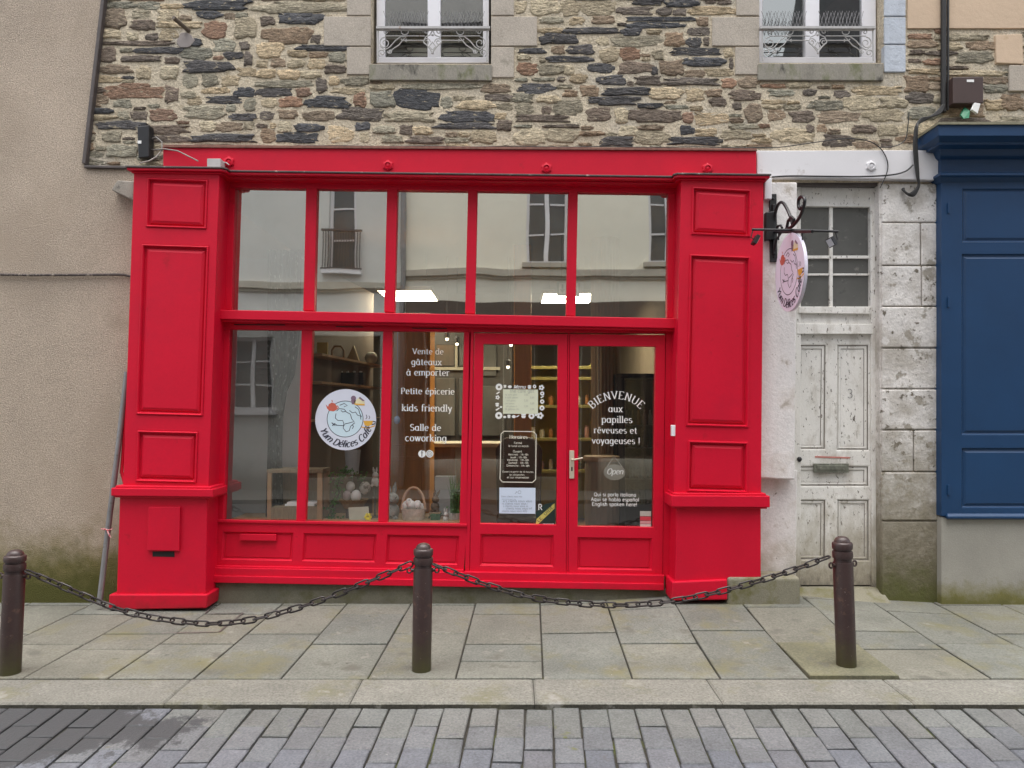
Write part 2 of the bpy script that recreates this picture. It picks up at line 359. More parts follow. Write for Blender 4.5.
def arc_text(bm, s, c, rad, mid, k, fm, mode, inward=False, gap=.7, mi=0, wt=1.0):
    """letters on a circle: mid = angle of the middle (deg); inward: text along the bottom reading left to right"""
    tot = text_width(s, gap) * k; x = -tot / 2
    for ch in s:
        w = glyph(ch)[0]; m = x + w * k / 2
        a = R(mid) + (m / rad if inward else -m / rad)
        up = Vector((math.cos(a), math.sin(a))) * (-1 if inward else 1); rt = Vector((up.y, -up.x)); o = Vector(c) + Vector((math.cos(a), math.sin(a))) * rad
        def f2(p, q, l, o=o, up=up, rt=rt): v = o + rt * p * k + up * q * k; return fm(v.x, v.y, l)
        text(bm, ch, f2, mode, gap, mi, wt=wt); x += (w + gap) * k
# ------------------------------------------------------------------ palette
M_red = mat('red_gloss_paint', (.60, .004, .028), .48, spec=.28, var=.05, scale=3, bump=.05, bscale=25, fine=.03, fscale=60, spots=[((.54, .005, .029), 2.2, .52, .2), ((.46, .007, .022), 7, .63, .1), ((.56, .03, .05), 60, .70, .03)], grad=[((.36, .012, .022), -.12, .30, 12)])
M_blue = mat('blue_gloss_paint', (.0085, .044, .118), .42, .08, 3, bump=.05, bscale=25, fine=.03, spots=[((.04, .08, .18), 60, .72, .05)])
M_render = mat('roughcast', (.475, .39, .308), .95, .12, 1.1, bump=1.6, bscale=95, fine=.34, fscale=105, spots=[((.43, .345, .265), .8, .50, .18), ((.53, .445, .36), 1.7, .60, .14), ((.41, .335, .255), 3.2, .60, .16), ((.60, .52, .42), 90, .64, .06), ((.24, .19, .14), 120, .65, .05)],
               grad=[((.20, .165, .065), .18, .85, 5), ((.080, .078, .012), .08, .66, 6)])
M_mortar = mat('lime_mortar', (.58, .50, .375), .95, .16, 3.5, bump=2.2, bscale=34, fine=.28, fscale=62, col2=(.50, .455, .38), thr=(1.3, .55, .12), spots=[((.38, .31, .21), 10, .56, .12), ((.22, .18, .125), 34, .63, .06)])
M_stone = mat('rubble_stone', (1, 1, 1), .82, .42, 17, attr='Col', bump=2.6, bscale=26, fine=.42, fscale=75, stretch=(1, 1, 2.4), spots=[((.46, .39, .27), 15, .60, .06), ((.05, .047, .042), 24, .655, .05), ((.20, .11, .05), 9, .66, .1)])
M_granite = mat('granite_block', (.43, .38, .32), .85, .10, 5, bump=.4, bscale=60, fine=.22, fscale=140, spots=[((.30, .27, .22), 8, .6, .14)])
M_conc = mat('weathered_cement', (.30, .275, .235), .9, .18, 4, bump=.5, bscale=50, fine=.14, spots=[((.13, .135, .05), 5, .56, .14), ((.14, .13, .11), 11, .58, .1)])
M_sill = mat('mossy_sill', (.27, .25, .21), .9, .2, 6, bump=.5, bscale=50, fine=.14, stretch=(1, 1, .5), spots=[((.12, .13, .05), 6, .52, .16), ((.07, .065, .055), 9, .56, .12)])
M_white = mat('white_window_paint', (.78, .77, .80), .45, .04, 4, bump=.05, spots=[((.5, .47, .42), 40, .68, .06)])
M_iron_white = mat('white_painted_iron', (.44, .43, .42), .55, .1, 12, spots=[((.30, .22, .16), 30, .62, .06)])
M_lintel = mat('white_lintel_paint', (.74, .725, .74), .5, .05, 2, bump=.08, spots=[((.48, .44, .42), 9, .62, .12)])
M_whitewash = mat('old_whitewash', (.76, .73, .715), .85, .09, 3, bump=.6, bscale=30, fine=.08, fscale=60, spots=[((.58, .53, .48), 3, .52, .15), ((.44, .39, .34), 6, .62, .08), ((.26, .22, .18), 22, .67, .03)],
                  grad=[((.38, .34, .26), -.2, .9, 7)])
M_pier = mat('flaking_whitewash', (.70, .67, .64), .9, .16, 3, bump=.9, bscale=30, fine=.14, fscale=60, spots=[((.47, .435, .39), 2.6, .46, .16), ((.33, .30, .255), 5, .565, .05), ((.66, .63, .60), 9, .60, .05), ((.15, .13, .10), 15, .595, .05), ((.12, .105, .08), 38, .645, .05)],
             grad=[((.29, .26, .20), .4, 2.1, 9), ((.15, .128, .085), .0, 1.25, 17), ((.09, .092, .025), -.02, .58, 7)])
M_doorp = mat('peeling_door_paint', (.78, .76, .72), .7, .08, 3, bump=.35, bscale=40, fine=.06, stretch=(1.6, 1.6, .8), spots=[((.54, .505, .45), 4, .52, .16), ((.40, .37, .32), 9, .62, .08), ((.16, .135, .11), 30, .615, .025), ((.13, .11, .09), 7, .68, .02)],
              grad=[((.40, .36, .28), .1, 1.1, 9), ((.10, .085, .07), -.05, .36, 22)])
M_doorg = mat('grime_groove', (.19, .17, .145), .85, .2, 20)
M_peach = mat('peach_plaster', (.60, .455, .325), .9, .07, 2, bump=.4, bscale=25, fine=.05, spots=[((.48, .35, .22), 4, .60, .1)])
M_bluewhite = mat('limewash_quoin', (.50, .54, .60), .9, .14, 9, bump=.7, bscale=30, fine=.12, spots=[((.36, .35, .34), 9, .58, .1)])
M_lead = mat('dark_lead', (.085, .070, .066), .5, .2, 10, bump=.2, spots=[((.30, .27, .24), 20, .66, .06)])
M_black = mat('black_iron', (.014, .014, .016), .45, .2, 20, bump=.1)
M_cable = mat('black_cable', (.02, .019, .019), .6, .2, 20)
M_greyc = mat('grey_cable', (.25, .23, .21), .6, .15, 20)
M_boll = mat('brown_bollard_paint', (.044, .025, .023), .42, .18, 9, bump=.15, bscale=60, fine=.1, spots=[((.10, .055, .04), 14, .58, .1), ((.17, .14, .125), 45, .66, .03), ((.02, .015, .015), 9, .64, .06)], grad=[((.055, .05, .018), -.05, .34, 14)])
M_chain = mat('dark_chain', (.030, .024, .024), .5, .25, 40, metal=.3, spots=[((.10, .055, .03), 30, .62, .1)])
M_galv = mat('galvanised', (.24, .235, .24), .5, .15, 8, metal=.5, spots=[((.13, .115, .10), 20, .58, .1)])
M_slab = mat('pavement_slab', (1, 1, 1), .88, .20, 2.2, attr='Col', bump=.6, bscale=60, fine=.26, fscale=70, spots=[((.150, .138, .070), 1.7, .53, .16), ((.110, .105, .086), 4.5, .56, .12), ((.23, .22, .188), 7, .62, .1), ((.07, .066, .054), 13, .65, .07), ((.46, .45, .42), 48, .70, .02), ((.07, .065, .05), 40, .72, .03)])
M_kerb = mat('kerb_granite', (1, 1, 1), .9, .14, 4, attr='Col', bump=.7, bscale=70, fine=.32, fscale=75, spots=[((.138, .13, .078), 3, .53, .16), ((.25, .243, .22), 6, .60, .1), ((.13, .12, .10), 12, .64, .08), ((.45, .44, .41), 45, .70, .02)])
M_sett = mat('granite_sett', (1, 1, 1), .68, .16, 7, attr='Col', bump=.5, bscale=60, fine=.30, fscale=80, spots=[((.085, .084, .092), 14, .60, .08), ((.045, .045, .048), 30, .66, .05), ((.24, .235, .235), 22, .67, .05), ((.10, .105, .035), 5, .66, .05)], patch=[((.042, .043, .046), -2.95, -2.27, 1.25, .38, 5)])
M_joint = mat('joint_dirt', (.030, .027, .021), .95, .3, 12, bump=.6, col2=(.055, .065, .012), thr=(3.5, .56, .1), fine=.2)
M_asph = mat('asphalt', (.05, .05, .052), .9, .15, 6, bump=.6, bscale=150, fine=.3, fscale=160)
M_glass = glass('shop_glass', .19, wob=.07)
M_glassup = glass('tall_pane_glass', .56, wob=.07)
M_glasshouse = glass('house_glass', .26, (.5, .52, .55))
M_vinyl = mat('white_vinyl', (.82, .82, .80), .5, .02)
M_ink = mat('dark_ink', (.03, .03, .055), .6, .1)
# ------------------------------------------------------------------ ground, pavement, kerb, road
bm = NB(); box(bm, -150, 150, -150, 150, -.6, -.30); tag(obj('ground', bm, M_asph), kind='structure')
bm = NB()
bm.faces.new([bm.verts.new(p) for p in ((-14, .2, SL * .2 - .012), (-14, -2.0, SL * -2.0 - .012), (14, -2.0, SL * -2.0 - .012), (14, .2, SL * .2 - .012))])
SR = .07; Y1, Y2 = -2.0, -4.4; RZ = lambda y: ZR + SR * (max(y, Y2) - Y1)
ZR = -.062
for ya_, yb0 in ((Y1, Y2), (Y2, -8.4)): bm.faces.new([bm.verts.new(p) for p in ((-14, ya_, RZ(ya_) - .016), (-14, yb0, RZ(yb0) - .016), (14, yb0, RZ(yb0) - .016), (14, ya_, RZ(ya_) - .016))])
recalc(bm); tag(obj('street_ground', bm, M_joint), kind='structure')
def paver(bm, cl, c, col, top, h, bev, side=None):
    """c: four (x,y) corners counter-clockwise; top: function of (x,y)"""
    ctr = Vector((sum(p[0] for p in c) / 4, sum(p[1] for p in c) / 4))
    lo = [bm.verts.new((x, y, top(x, y) - h)) for x, y in c]; mid = [bm.verts.new((x, y, top(x, y) - bev * .8)) for x, y in c]
    ins = []
    for x, y in c:
        d = ctr - Vector((x, y)); d = Vector((math.copysign(bev, d.x), math.copysign(bev, d.y))); ins.append((x + d.x, y + d.y))
    up = [bm.verts.new((x, y, top(x, y))) for x, y in ins]
    fs = [bm.faces.new(up)]
    for a, b in ((lo, mid), (mid, up)):
        for i in range(4): fs.append(bm.faces.new((a[i], a[(i + 1) % 4], b[(i + 1) % 4], b[i])))
    bmesh.ops.recalc_face_normals(bm, faces=fs)
    for n_, f in enumerate(fs):
        cc = side if side and 1 <= n_ <= 4 else col
        for l in f.loops: l[cl] = (*cc, 1)
rg = random.Random(3)
def ss(a, b, x): t = min(1, max(0, (x - a) / (b - a))); return t * t * (3 - 2 * t)
def rise(x, y): return .058 * ss(.45, 1.15, x) * (1 - ss(2.55, 3.3, x)) * ss(-1.25, -.2, y)   # the paving climbs a little to the old door
# pavement slabs: columns run from wall to kerb; joints read off the photograph once and continued at the same width
jx = [-62, 25, 110, 195, 282, 368.5, 456, 543, 632, 719.5, 808, 898, 989, 1078]
JX = [G(x, 677).x for x in jx]; y677 = G(512, 677).y
while JX[0] > -9: JX.insert(0, JX[0] - .527)
while JX[-1] < 9: JX.append(JX[-1] + .527)
SKEW = .026
yk = G(512, 678.9).y                      # back of kerb
ykf = G(512, 703.2).y                   # face of kerb
pat_a = [G(512, p).y for p in (605, 633.5)]; pat_b = [G(512, p).y for p in (614, 644)]
bm = NB(); cl = bm.loops.layers.float_color.new('Col')
i0 = min(range(len(JX)), key=lambda i: abs(JX[i] - G(543, 677).x))
xs = lambda X, y: X + SKEW * (y - y677)
MX = [XZ(160, 0)[0], XZ(245, 0)[0]]
for i in range(len(JX) - 1):
    ys = [.14] + (pat_a if (i - i0) % 2 == 0 else pat_b) + [yk]
    if i % 5 == 2: ys = ys[:-1] + [ys[-2] - .33, yk]
    for j in range(len(ys) - 1):
        g = .0055; gy = rg.uniform(.008, .013); a, b = ys[j + 1] + gy, ys[j] - gy; xa, xb = JX[i] + g, JX[i + 1] - g
        c = [(xs(xa, a), a), (xs(xb, a), a), (xs(xb, b), b), (xs(xa, b), b)]
        t = rg.uniform(.90, 1.08); w = rg.uniform(-.010, .010)
        base = (.148 * t + w * .5, .148 * t, .124 * t - w * .5)
        dz = rg.uniform(-.0025, .0025); tx = rg.uniform(-.003, .003)
        raised = abs(JX[i] - G(808, 677).x) < .05 and j == len(ys) - 2
        if raised: base = (.138, .133, .085)
        paver(bm, cl, c, base, (lambda x, y, dz=dz, tx=tx, xc=xa, r=raised, bb=b: SL * y + rise(x, y) + dz + tx * (x - xc) + (.010 + (bb - y) * .015 if r else 0)), .045, .005)
tag(obj('pavement', bm, M_slab), kind='structure')
# kerb stones
bm = NB(); cl = bm.loops.layers.float_color.new('Col')
kx = [G(x, 693).x for x in (-150, 175, 355, 534, 716, 901, 1086)]
while kx[0] > -9: kx.insert(0, kx[0] - 1.02)
while kx[-1] < 9: kx.append(kx[-1] + 1.02)
for a, b in zip(kx, kx[1:]):
    t = rg.uniform(.92, 1.1); dz = rg.uniform(-.003, .003)
    paver(bm, cl, [(a + .002, ykf), (b - .002, ykf), (b - .002, yk - .004), (a + .002, yk - .004)], (.172 * t, .166 * t, .143 * t), lambda x, y, dz=dz: SL * y + dz + .002, .2, .012, (.060, .056, .044))
tag(obj('kerb', bm, M_kerb), kind='structure')
# setts of the road: rows run along the street's width, with half bond
def RD(px, py):
    d = ray(px, py); return CAM + d * ((ZR - SR * Y1 + SR * CAM.y - H) / (d.z - SR * d.y))
bm = NB(); cl = bm.loops.layers.float_color.new('Col')
SW = RD(525.7, 708).x - RD(498.5, 708).x; SLn = RD(512, 725.5).y - RD(512, 748).y; L0, L1 = ykf - RD(512, 725.5).y, ykf - RD(512, 736.3).y
x0 = RD(525.7, 708).x
for i in range(-70, 70):
    X = x0 + i * SW; y = ykf - .008; k = 0
    wid = rg.uniform(-.004, .004)
    while y > -5.05:
        ln = SLn + rg.uniform(-.012, .012)
        if k == 0: ln = (L1 if i % 2 else L0) + rg.uniform(-.008, .008)
        g = rg.uniform(.0035, .0065); gc = rg.uniform(.0022, .0055)
        jj = [rg.uniform(-.004, .004) for _ in range(8)]
        sk = lambda X, yy: X + .045 * (yy - ykf)
        c = [(sk(X, y - ln) + g + jj[0], y - ln + gc + jj[1] * .5), (sk(X + SW, y - ln) - g + jj[2], y - ln + gc + jj[3] * .5), (sk(X + SW, y) - g + jj[4], y - gc + jj[5] * .5), (sk(X, y) + g + jj[6], y - gc + jj[7] * .5)]
        t = rg.uniform(.88, 1.10); w = rg.uniform(-.006, .006)
        base = (.103 * t + w * .5, .107 * t, .121 * t - w * .5)
        if k == 0 and -1.9 < X: base = (.118 * t + w * .5, .120 * t, .114 * t)
        if k == 1: base = tuple(.6 * p_ + .4 * q_ for p_, q_ in zip(base, (.118 * t, .120 * t, .114 * t)))
        cx = X + SW / 2; cy = y - ln / 2
        dz = rg.uniform(-.004, .003); tx = rg.uniform(-.02, .02); ty = rg.uniform(-.012, .012)
        paver(bm, cl, c, base, lambda x, yy, dz=dz, tx=tx, ty=ty, xc=cx, yc=cy: RZ(yy) + dz + tx * (x - xc) + ty * (yy - yc), .03, .006)
        y -= ln; k += 1
tag(obj('road', bm, M_sett), kind='structure')
bm = NB(); box(bm, -14, 14, -10, -8.25, -.32, -.14); bb_ = NB(); box(bb_, -14, 14, -8.24, -5.1, -.36, RZ(-6) + .006); tag(obj('carriageway', bb_, M_asph), kind='structure')
tag(obj('far_pavement', bm, mat('far_flags', (.13, .125, .115), .9, .15, 3, bump=.3)), kind='structure')
# ------------------------------------------------------------------ the stone house
SH = thing('stone_house', 'rubble stone house front with two white railed windows above the red shop', 'house', (0, 0, 0))
PH = thing('plastered_house', 'peach plastered house front with bare rubble below, above the blue shop', 'house', (6, 0, 0))
ZT = 8.0; XL = XZ(80, 100)[0]; XM = XZ(906, 60)[0]; XR = 11.0
wl = (XZ(371, 64)[0], XZ(371, 64)[1], XZ(491, 64)[0], XZ(491, 64)[1] + 1.95)
wr = (XZ(759, 63)[0], XZ(759, 63)[1], XZ(884, 63)[0], XZ(884, 63)[1] + 1.95)
sh = (XZ(205, 300)[0], -.4, XZ(692, 300)[0], XZ(222, 172)[1])
do = (XZ(789, 300)[0], -.4, XZ(881, 300)[0], XZ(881, 182)[1])
def lin_map(x0, x1, z0, z1): return lambda u, v: Vector((x0 + (x1 - x0) * u, z1 + (z0 - z1) * v))
def hole_uv(h, x0, x1, z0, z1): return ((h[0] - x0) / (x1 - x0), (z1 - h[3]) / (z1 - z0), (h[2] - x0) / (x1 - x0), (z1 - h[1]) / (z1 - z0))
bm = NB(); plate(bm, lin_map(XL, XM, -.3, ZT), [hole_uv(h, XL, XM, -.3, ZT) for h in (wl, wr, sh, do)], 0, .38, back=True)
SHW = obj('wall', bm, M_mortar, SH)
bm = NB(); plate(bm, lin_map(XM, XR, -.3, ZT), [], .002, .38, back=True); PHW = obj('wall', bm, M_mortar, PH)
# stones: the larger ones read from the photograph, the rest packed round them
CC = {'S': (.086, .083, .085), 'D': (.165, .132, .105), 'B': (.28, .205, .138), 'T': (.46, .375, .25), 'G': (.30, .27, .20), 'R': (.29, .18, .12)}
S1 = "418,8,545,34,G 555,8,640,38,G 410,38,510,115,B 525,42,605,72,G 522,80,620,122,D 628,40,715,85,T 408,122,480,155,T 505,132,555,160,T 582,132,635,162,D 640,115,710,165,T 400,165,700,182,D 398,190,465,245,D 482,192,530,210,G 540,190,720,215,S 490,222,640,248,D 660,228,718,255,D 398,260,528,297,B 545,265,607,315,T 640,265,712,320,T 428,335,652,398,R 660,345,712,412,D 455,398,530,430,G 470,442,518,476,G 525,445,590,482,D 598,438,705,485,R 388,485,550,518,S 412,525,487,565,G 430,580,550,628,G 740,2,995,42,S 790,45,888,76,S 895,52,940,80,B 808,85,903,150,R 940,75,1024,155,T 850,158,940,208,G 958,168,1000,200,D 898,208,972,238,S 975,212,1012,262,D 735,245,928,290,S 948,270,1024,305,T 733,290,790,352,G 805,292,875,345,G 888,306,960,345,T 810,350,918,375,T 938,352,1024,386,S 825,382,968,415,S 725,365,788,392,G 740,425,905,475,G 975,392,1024,445,G 920,454,1024,482,S 800,487,865,524,T 870,490,970,526,B 765,537,1020,570,S 600,540,755,570,D 905,418,945,450,G 750,385,805,420,T 972,488,1020,520,G"
S2 = "0,8,360,52,G 82,55,265,97,S 18,68,75,102,D 30,105,218,172,B 218,140,258,175,D 0,170,115,230,T 160,180,362,204,S 130,200,205,230,T 210,208,285,232,B 290,210,362,250,G 58,235,115,270,B 0,240,45,270,T 128,235,200,270,T 208,235,275,278,T 272,260,358,294,D 0,278,78,312,T 85,280,170,318,T 180,285,258,312,T 0,322,225,350,G 238,315,285,370,D 292,305,335,340,T 345,308,450,342,G 0,352,145,386,S 160,352,222,385,R 305,350,430,376,T 203,386,375,432,S 92,390,188,426,R 390,374,440,426,R 455,366,555,430,G 560,360,730,440,S 590,335,900,358,G 740,390,790,432,G 790,385,870,402,G 18,445,75,480,D 90,440,165,474,B 190,444,312,482,B 330,432,508,482,D 520,445,705,488,G 745,445,948,488,S 720,492,952,516,S 805,405,955,440,T 962,480,1024,525,D 152,497,268,528,S 395,490,458,524,S 285,505,390,570,T 470,505,555,535,G 575,500,625,540,D 630,505,705,540,T 90,532,245,570,S 18,515,80,568,B 605,545,750,574,D 505,542,590,572,G 860,525,955,572,T 912,378,1024,406,D 960,415,1024,440,G 25,392,88,432,T 86,488,140,530,T 415,530,455,568,T"
S3 = "70,0,190,60,T 10,5,58,52,T 195,5,275,62,T 280,0,412,62,T 425,28,558,60,D 480,0,605,22,S 615,0,745,28,S 770,0,815,16,D 825,0,875,20,D 700,28,895,60,T 578,30,640,62,D 108,68,200,96,G 228,68,290,102,T 322,66,415,96,B 460,68,725,86,S 460,90,685,114,S 735,70,785,102,B 210,110,430,136,S 438,112,522,142,S 115,136,258,178,S 405,140,598,188,G 605,128,690,188,B 703,110,785,142,D 540,118,595,138,T 698,150,760,188,S 765,150,790,182,D 338,148,388,182,T 30,194,130,214,S 160,184,210,215,B 222,180,330,216,S 348,192,428,250,T 432,194,512,240,R 558,202,606,238,G 630,190,830,222,S 845,195,885,228,T 140,226,315,250,S 685,232,855,264,S 20,218,75,240,T 868,232,885,275,D 20,250,102,300,R 108,255,205,298,G 205,262,250,300,T 305,254,405,290,S 425,248,565,295,D 558,270,585,298,S 592,238,685,302,B 772,275,878,306,T 180,308,212,328,D 85,310,170,325,G 230,298,300,332,T 342,302,455,340,S 493,306,598,340,D 600,312,825,342,D 838,315,895,352,R 905,308,990,350,B 28,334,175,374,S 180,338,240,355,G 205,362,262,388,B 275,340,348,386,B 362,350,550,382,S 553,352,680,395,T 695,356,770,405,T 775,358,838,388,B 870,362,990,402,D 788,390,855,426,D 300,388,500,420,S 98,384,190,412,T 0,374,85,410,G 15,415,92,458,G 120,425,158,456,D 170,395,280,458,G 880,410,920,438,D 292,430,400,485,D 475,440,670,490,D 412,435,465,490,T 680,448,725,492,R 930,420,1000,490,B 10,460,230,488,D 130,498,270,512,D 10,500,80,512,G 865,497,980,516,G 735,450,865,500,T 10,515,140,580,T 145,515,265,570,T 350,548,492,588,S 430,505,505,545,T 495,525,625,578,T 630,548,830,582,S 735,515,818,546,T 672,502,728,540,S 840,520,960,560,T"
S4 = "560,160,670,192,B 565,200,625,220,D 630,205,750,222,D 750,205,895,250,G 560,235,615,252,D 700,285,940,305,T 545,300,640,370,B 0,358,105,385,G 140,358,195,384,D 265,362,330,392,D 555,370,660,412,D 160,400,292,440,G 300,385,440,440,T 85,445,188,490,D 200,445,370,490,B 385,440,540,485,T 340,502,428,534,D 0,440,70,485,B 20,515,190,570,T 220,540,340,585,D 150,500,185,530,D 195,500,235,530,B 560,430,690,480,G 800,165,905,200,B 860,340,960,372,G 930,380,1024,440,B 870,400,940,440,T 440,500,520,545,T 60,420,130,440,G"
GX0, GY0, GX1, GY1 = 70, -440, 1300, 176
occ = np.zeros((GY1 - GY0, GX1 - GX0), bool)
stones = []
def mark(x0, y0, x1, y1): occ[max(0, int(y0) - GY0):max(0, int(math.ceil(y1)) - GY0), max(0, int(x0) - GX0):max(0, int(math.ceil(x1)) - GX0)] = True
blocks = [(324, 17, 371, 46.5), (347, -14, 371, 16), (347, 47.5, 371, 75), (491, 17, 537, 46.5), (491, -14, 514, 16), (491, 47.5, 514, 78), (736, -14, 759, 16), (712, 17.5, 759, 46.5), (735, 47.5, 759, 75),
          (324, -46, 371, -15), (491, -46, 537, -15), (347, -78, 371, -47), (491, -78, 514, -47), (324, -110, 371, -79), (491, -110, 537, -79), (347, -142, 371, -111), (491, -142, 514, -111), (324, -176, 537, -152 - 24),
          (712, -46, 759, -15), (735, -78, 759, -47), (712, -110, 759, -79), (735, -142, 759, -111), (324, -222, 537, -178), (712, -222, 930, -178)]
for b in blocks: mark(b[0] - 1, b[1] - 1, b[2] + 1, b[3] + 1)
mark(370, -178, 492, 81); mark(758, -178, 908, 81); mark(905, -440, 1300, 29); mark(993, 29, 1024, 66); mark(756, 148, 945, 176); mark(165, 150, 760, 176)
mark(0, 173, 1300, 176); mark(70, 165, 140, 176)
for S, ox in ((S1, 0), (S2, 256), (S3, 512), (S4, 768)):
    for t in S.split():
        a = t.split(','); q = [float(v) / 4 for v in a[:4]]
        stones.append((q[0] + ox, q[1], q[2] + ox, q[3], a[4]))
for s in stones: mark(s[0] - .6, s[1] - .6, s[2] + .6, s[3] + .6)
rs = random.Random(11)
def free(x0, y0, x1, y1):
    a, b, c, d = int(y0) - GY0, int(y1) - GY0, int(x0) - GX0, int(x1) - GX0
    if a < 0 or c < 0 or b > occ.shape[0] or d > occ.shape[1]: return False
    return not occ[a:b, c:d].any()
for (hmin, hmax, wmin, wmax, tries, y0_, y1_) in ((5, 14, 14, 50, 16000, GY0, 172), (4, 9, 8, 24, 26000, GY0, 172), (3, 6, 5, 12, 9000, -30, 172)):
    for _ in range(tries):
        h = rs.randint(hmin, hmax); w = rs.randint(wmin, wmax)
        if w > 34: h = min(h, 9)
        x = rs.randint(GX0 + 4, GX1 - w - 4); y = rs.randint(y0_, y1_ - h)
        if not free(x, y, x + w, y + h): continue
        # settle: slide down then left as far as there is room
        while free(x, y + 1, x + w, y + h + 1) and y + h < 171: y += 1
        while free(x - 1, y, x + w - 1, y + h): x -= 1
        while w < wmax and free(x, y, x + w + 1, y + h): w += 1
        mark(x - .01, y - .01, x + w + 1.6, y + h + 1.6)
        c = rs.choices('SDBTGR', (6, 9, 21, 35, 25, 4))[0]
        if w / h < 1.8 and c == 'S': c = 'G'
        stones.append((x, y, x + w, y + h, c))
def add_stone(bm, cl, x0, y0, x1, y1, c, r, square=False):
    a = XZ(x0, y1); b = XZ(x1, y0); cx, cz = (a[0] + b[0]) / 2, (a[1] + b[1]) / 2; hx, hz = (b[0] - a[0]) / 2, (b[1] - a[1]) / 2
    n = 26 if hx > hz * 2.2 else 20; e = r.uniform(.42, .72) if not square else .12
    sh1, sh2 = r.uniform(-.28, .28), r.uniform(-.18, .18); out = []
    seed = Vector((r.uniform(-50, 50), r.uniform(-50, 50), 0))
    for k in range(n):
        t = 2 * math.pi * (k + .5) / n; ct, st = math.cos(t), math.sin(t)
        sx = math.copysign(abs(ct) ** e, ct); sz = math.copysign(abs(st) ** e, st)
        nn = 1 + (mnoise.noise(seed + Vector((ct * 1.7, st * 1.7, 0))) * .42 + mnoise.noise(seed + Vector((ct * 4.5, st * 4.5, 3))) * .22 if not square else mnoise.noise(seed + Vector((ct * 2, st * 2, 0))) * .03)
        if not square: sx *= 1.05; sz *= 1.10
        if not square: sz = sz * (1 + sh1 * sx * .5) ; sx = sx * (1 + sh2 * sz * .4)
        out.append((sx * min(1.12, nn), sz * min(1.14, nn)))
    d = r.uniform(.002, .010) if not square else .008
    rings = []
    for f, y in ((1.0, .006), (.95, -d * .55), (.80, -d), (.42, -d * r.uniform(.8, 1.35))):
        rr = []
        for sx, sz in out:
            m = min(hx, hz); ox = sx * (hx - (1 - f) * (m if f > .5 else hx * .9)); oz = sz * (hz - (1 - f) * (m if f > .5 else hz * .9))
            jy = r.uniform(-.0035, .0035) if f < 1 else 0
            rr.append(bm.verts.new((cx + ox, y + jy, cz + oz)))
        rings.append(rr)
    fs = []
    for p, q in zip(rings, rings[1:]):
        for k in range(n): fs.append(bm.faces.new((p[k], p[(k + 1) % n], q[(k + 1) % n], q[k])))
    fs.append(bm.faces.new(rings[-1]))
    t = r.uniform(.78, 1.28); w = r.uniform(-.06, .06)
    col = (c[0] * t * (1 + w), c[1] * t, c[2] * t * (1 - w))
    for f in fs:
        f.smooth = True
        for l in f.loops: l[cl] = (*col, 1)
bA, bB = NB(), NB(); cA, cB = bA.loops.layers.float_color.new('Col'), bB.loops.layers.float_color.new('Col')
for s in stones:
    B_, c_ = (bA, cA) if s[2] < 906 else (bB, cB)
    add_stone(B_, c_, s[0], s[1], s[2], s[3], CC[s[4]], rs)
recalc(bA); recalc(bB)
obj('rubble_stonework', bA, M_stone, SH); obj('rubble_stonework', bB, M_stone, PH)
bm = NB()
for side in (0, 1):
    bm = NB()
    for b in blocks:
        if (b[0] > 600) == bool(side): prism(bm, [XZ(b[0], b[1]), XZ(b[2], b[1]), XZ(b[2], b[3]), XZ(b[0], b[3])], -.012, .05)
    obj('window_surround', bm, M_granite, SH, bevel=.006)
bm = NB(); pq(bm, [(369, 63.8), (492, 64.5), (492, 80.5), (369, 80)], -.025, .09); obj('window_sill', bm, M_sill, SH, bevel=.006)
bm = NB(); pq(bm, [(758, 63.4), (883.5, 63.4), (883.5, 80.5), (758, 80)], -.025, .09); obj('window_sill', bm, M_sill, SH, bevel=.006)
bm = NB()
for a, b in ((-14, 16), (17, 44), (45, 72), (-60, -15), (-120, -61), (-178, -121)): pq(bm, [(884.5, a), (906, a), (906, b), (884.5, b)], -.014, .05)
obj('limewashed_quoin', bm, M_bluewhite, SH, bevel=.008)
def bar_px(bm, x0, y0, x1, y1, yf, yb): pq(bm, [(x0, y0), (x1, y0), (x1, y1), (x0, y1)], yf, yb)
def casement(x0, xm0, xm1, x1, yb, fl, fr):
    """upper window with two leaves, bottom edge at pixel yb"""
    top = -168
    bm = NB()
    bar_px(bm, x0, top, x0 + fl, yb - 6, .10, .15); bar_px(bm, x1 - fr, top, x1, yb - 6, .10, .15)
    bar_px(bm, xm0, top, xm1, yb - 6, .085, .15); bar_px(bm, x0, yb - 6, x1, yb, .08, .15); bar_px(bm, x0 + fl, top, x1 - fr, top + 8, .10, .15)
    w = obj('window', bm, M_white, SH, bevel=.004)
    bm = NB()
    bar_px(bm, x0 + fl, -70, xm0, -64, .105, .14); bar_px(bm, xm1, -70, x1 - fr, -64, .105, .14); obj('glazing_bar', bm, M_white, w, bevel=.003)
    for a, b in ((x0 + fl, xm0), (xm1, x1 - fr)):
        bm = NB(); q = [XZ(a, top, .125), XZ(b, top, .125), XZ(b, yb - 6, .125), XZ(a, yb - 6, .125)]; card(bm, q, .125); obj('pane', bm, M_glasshouse, w)
    return w
casement(376.5, 427.5, 440.5, 489, 63, 8.5, 6)
casement(759, 805.5, 819.5, 876, 63, 3.5, 14)
M_lace = mat('net_curtain', (.30, .30, .31), .95, .05)
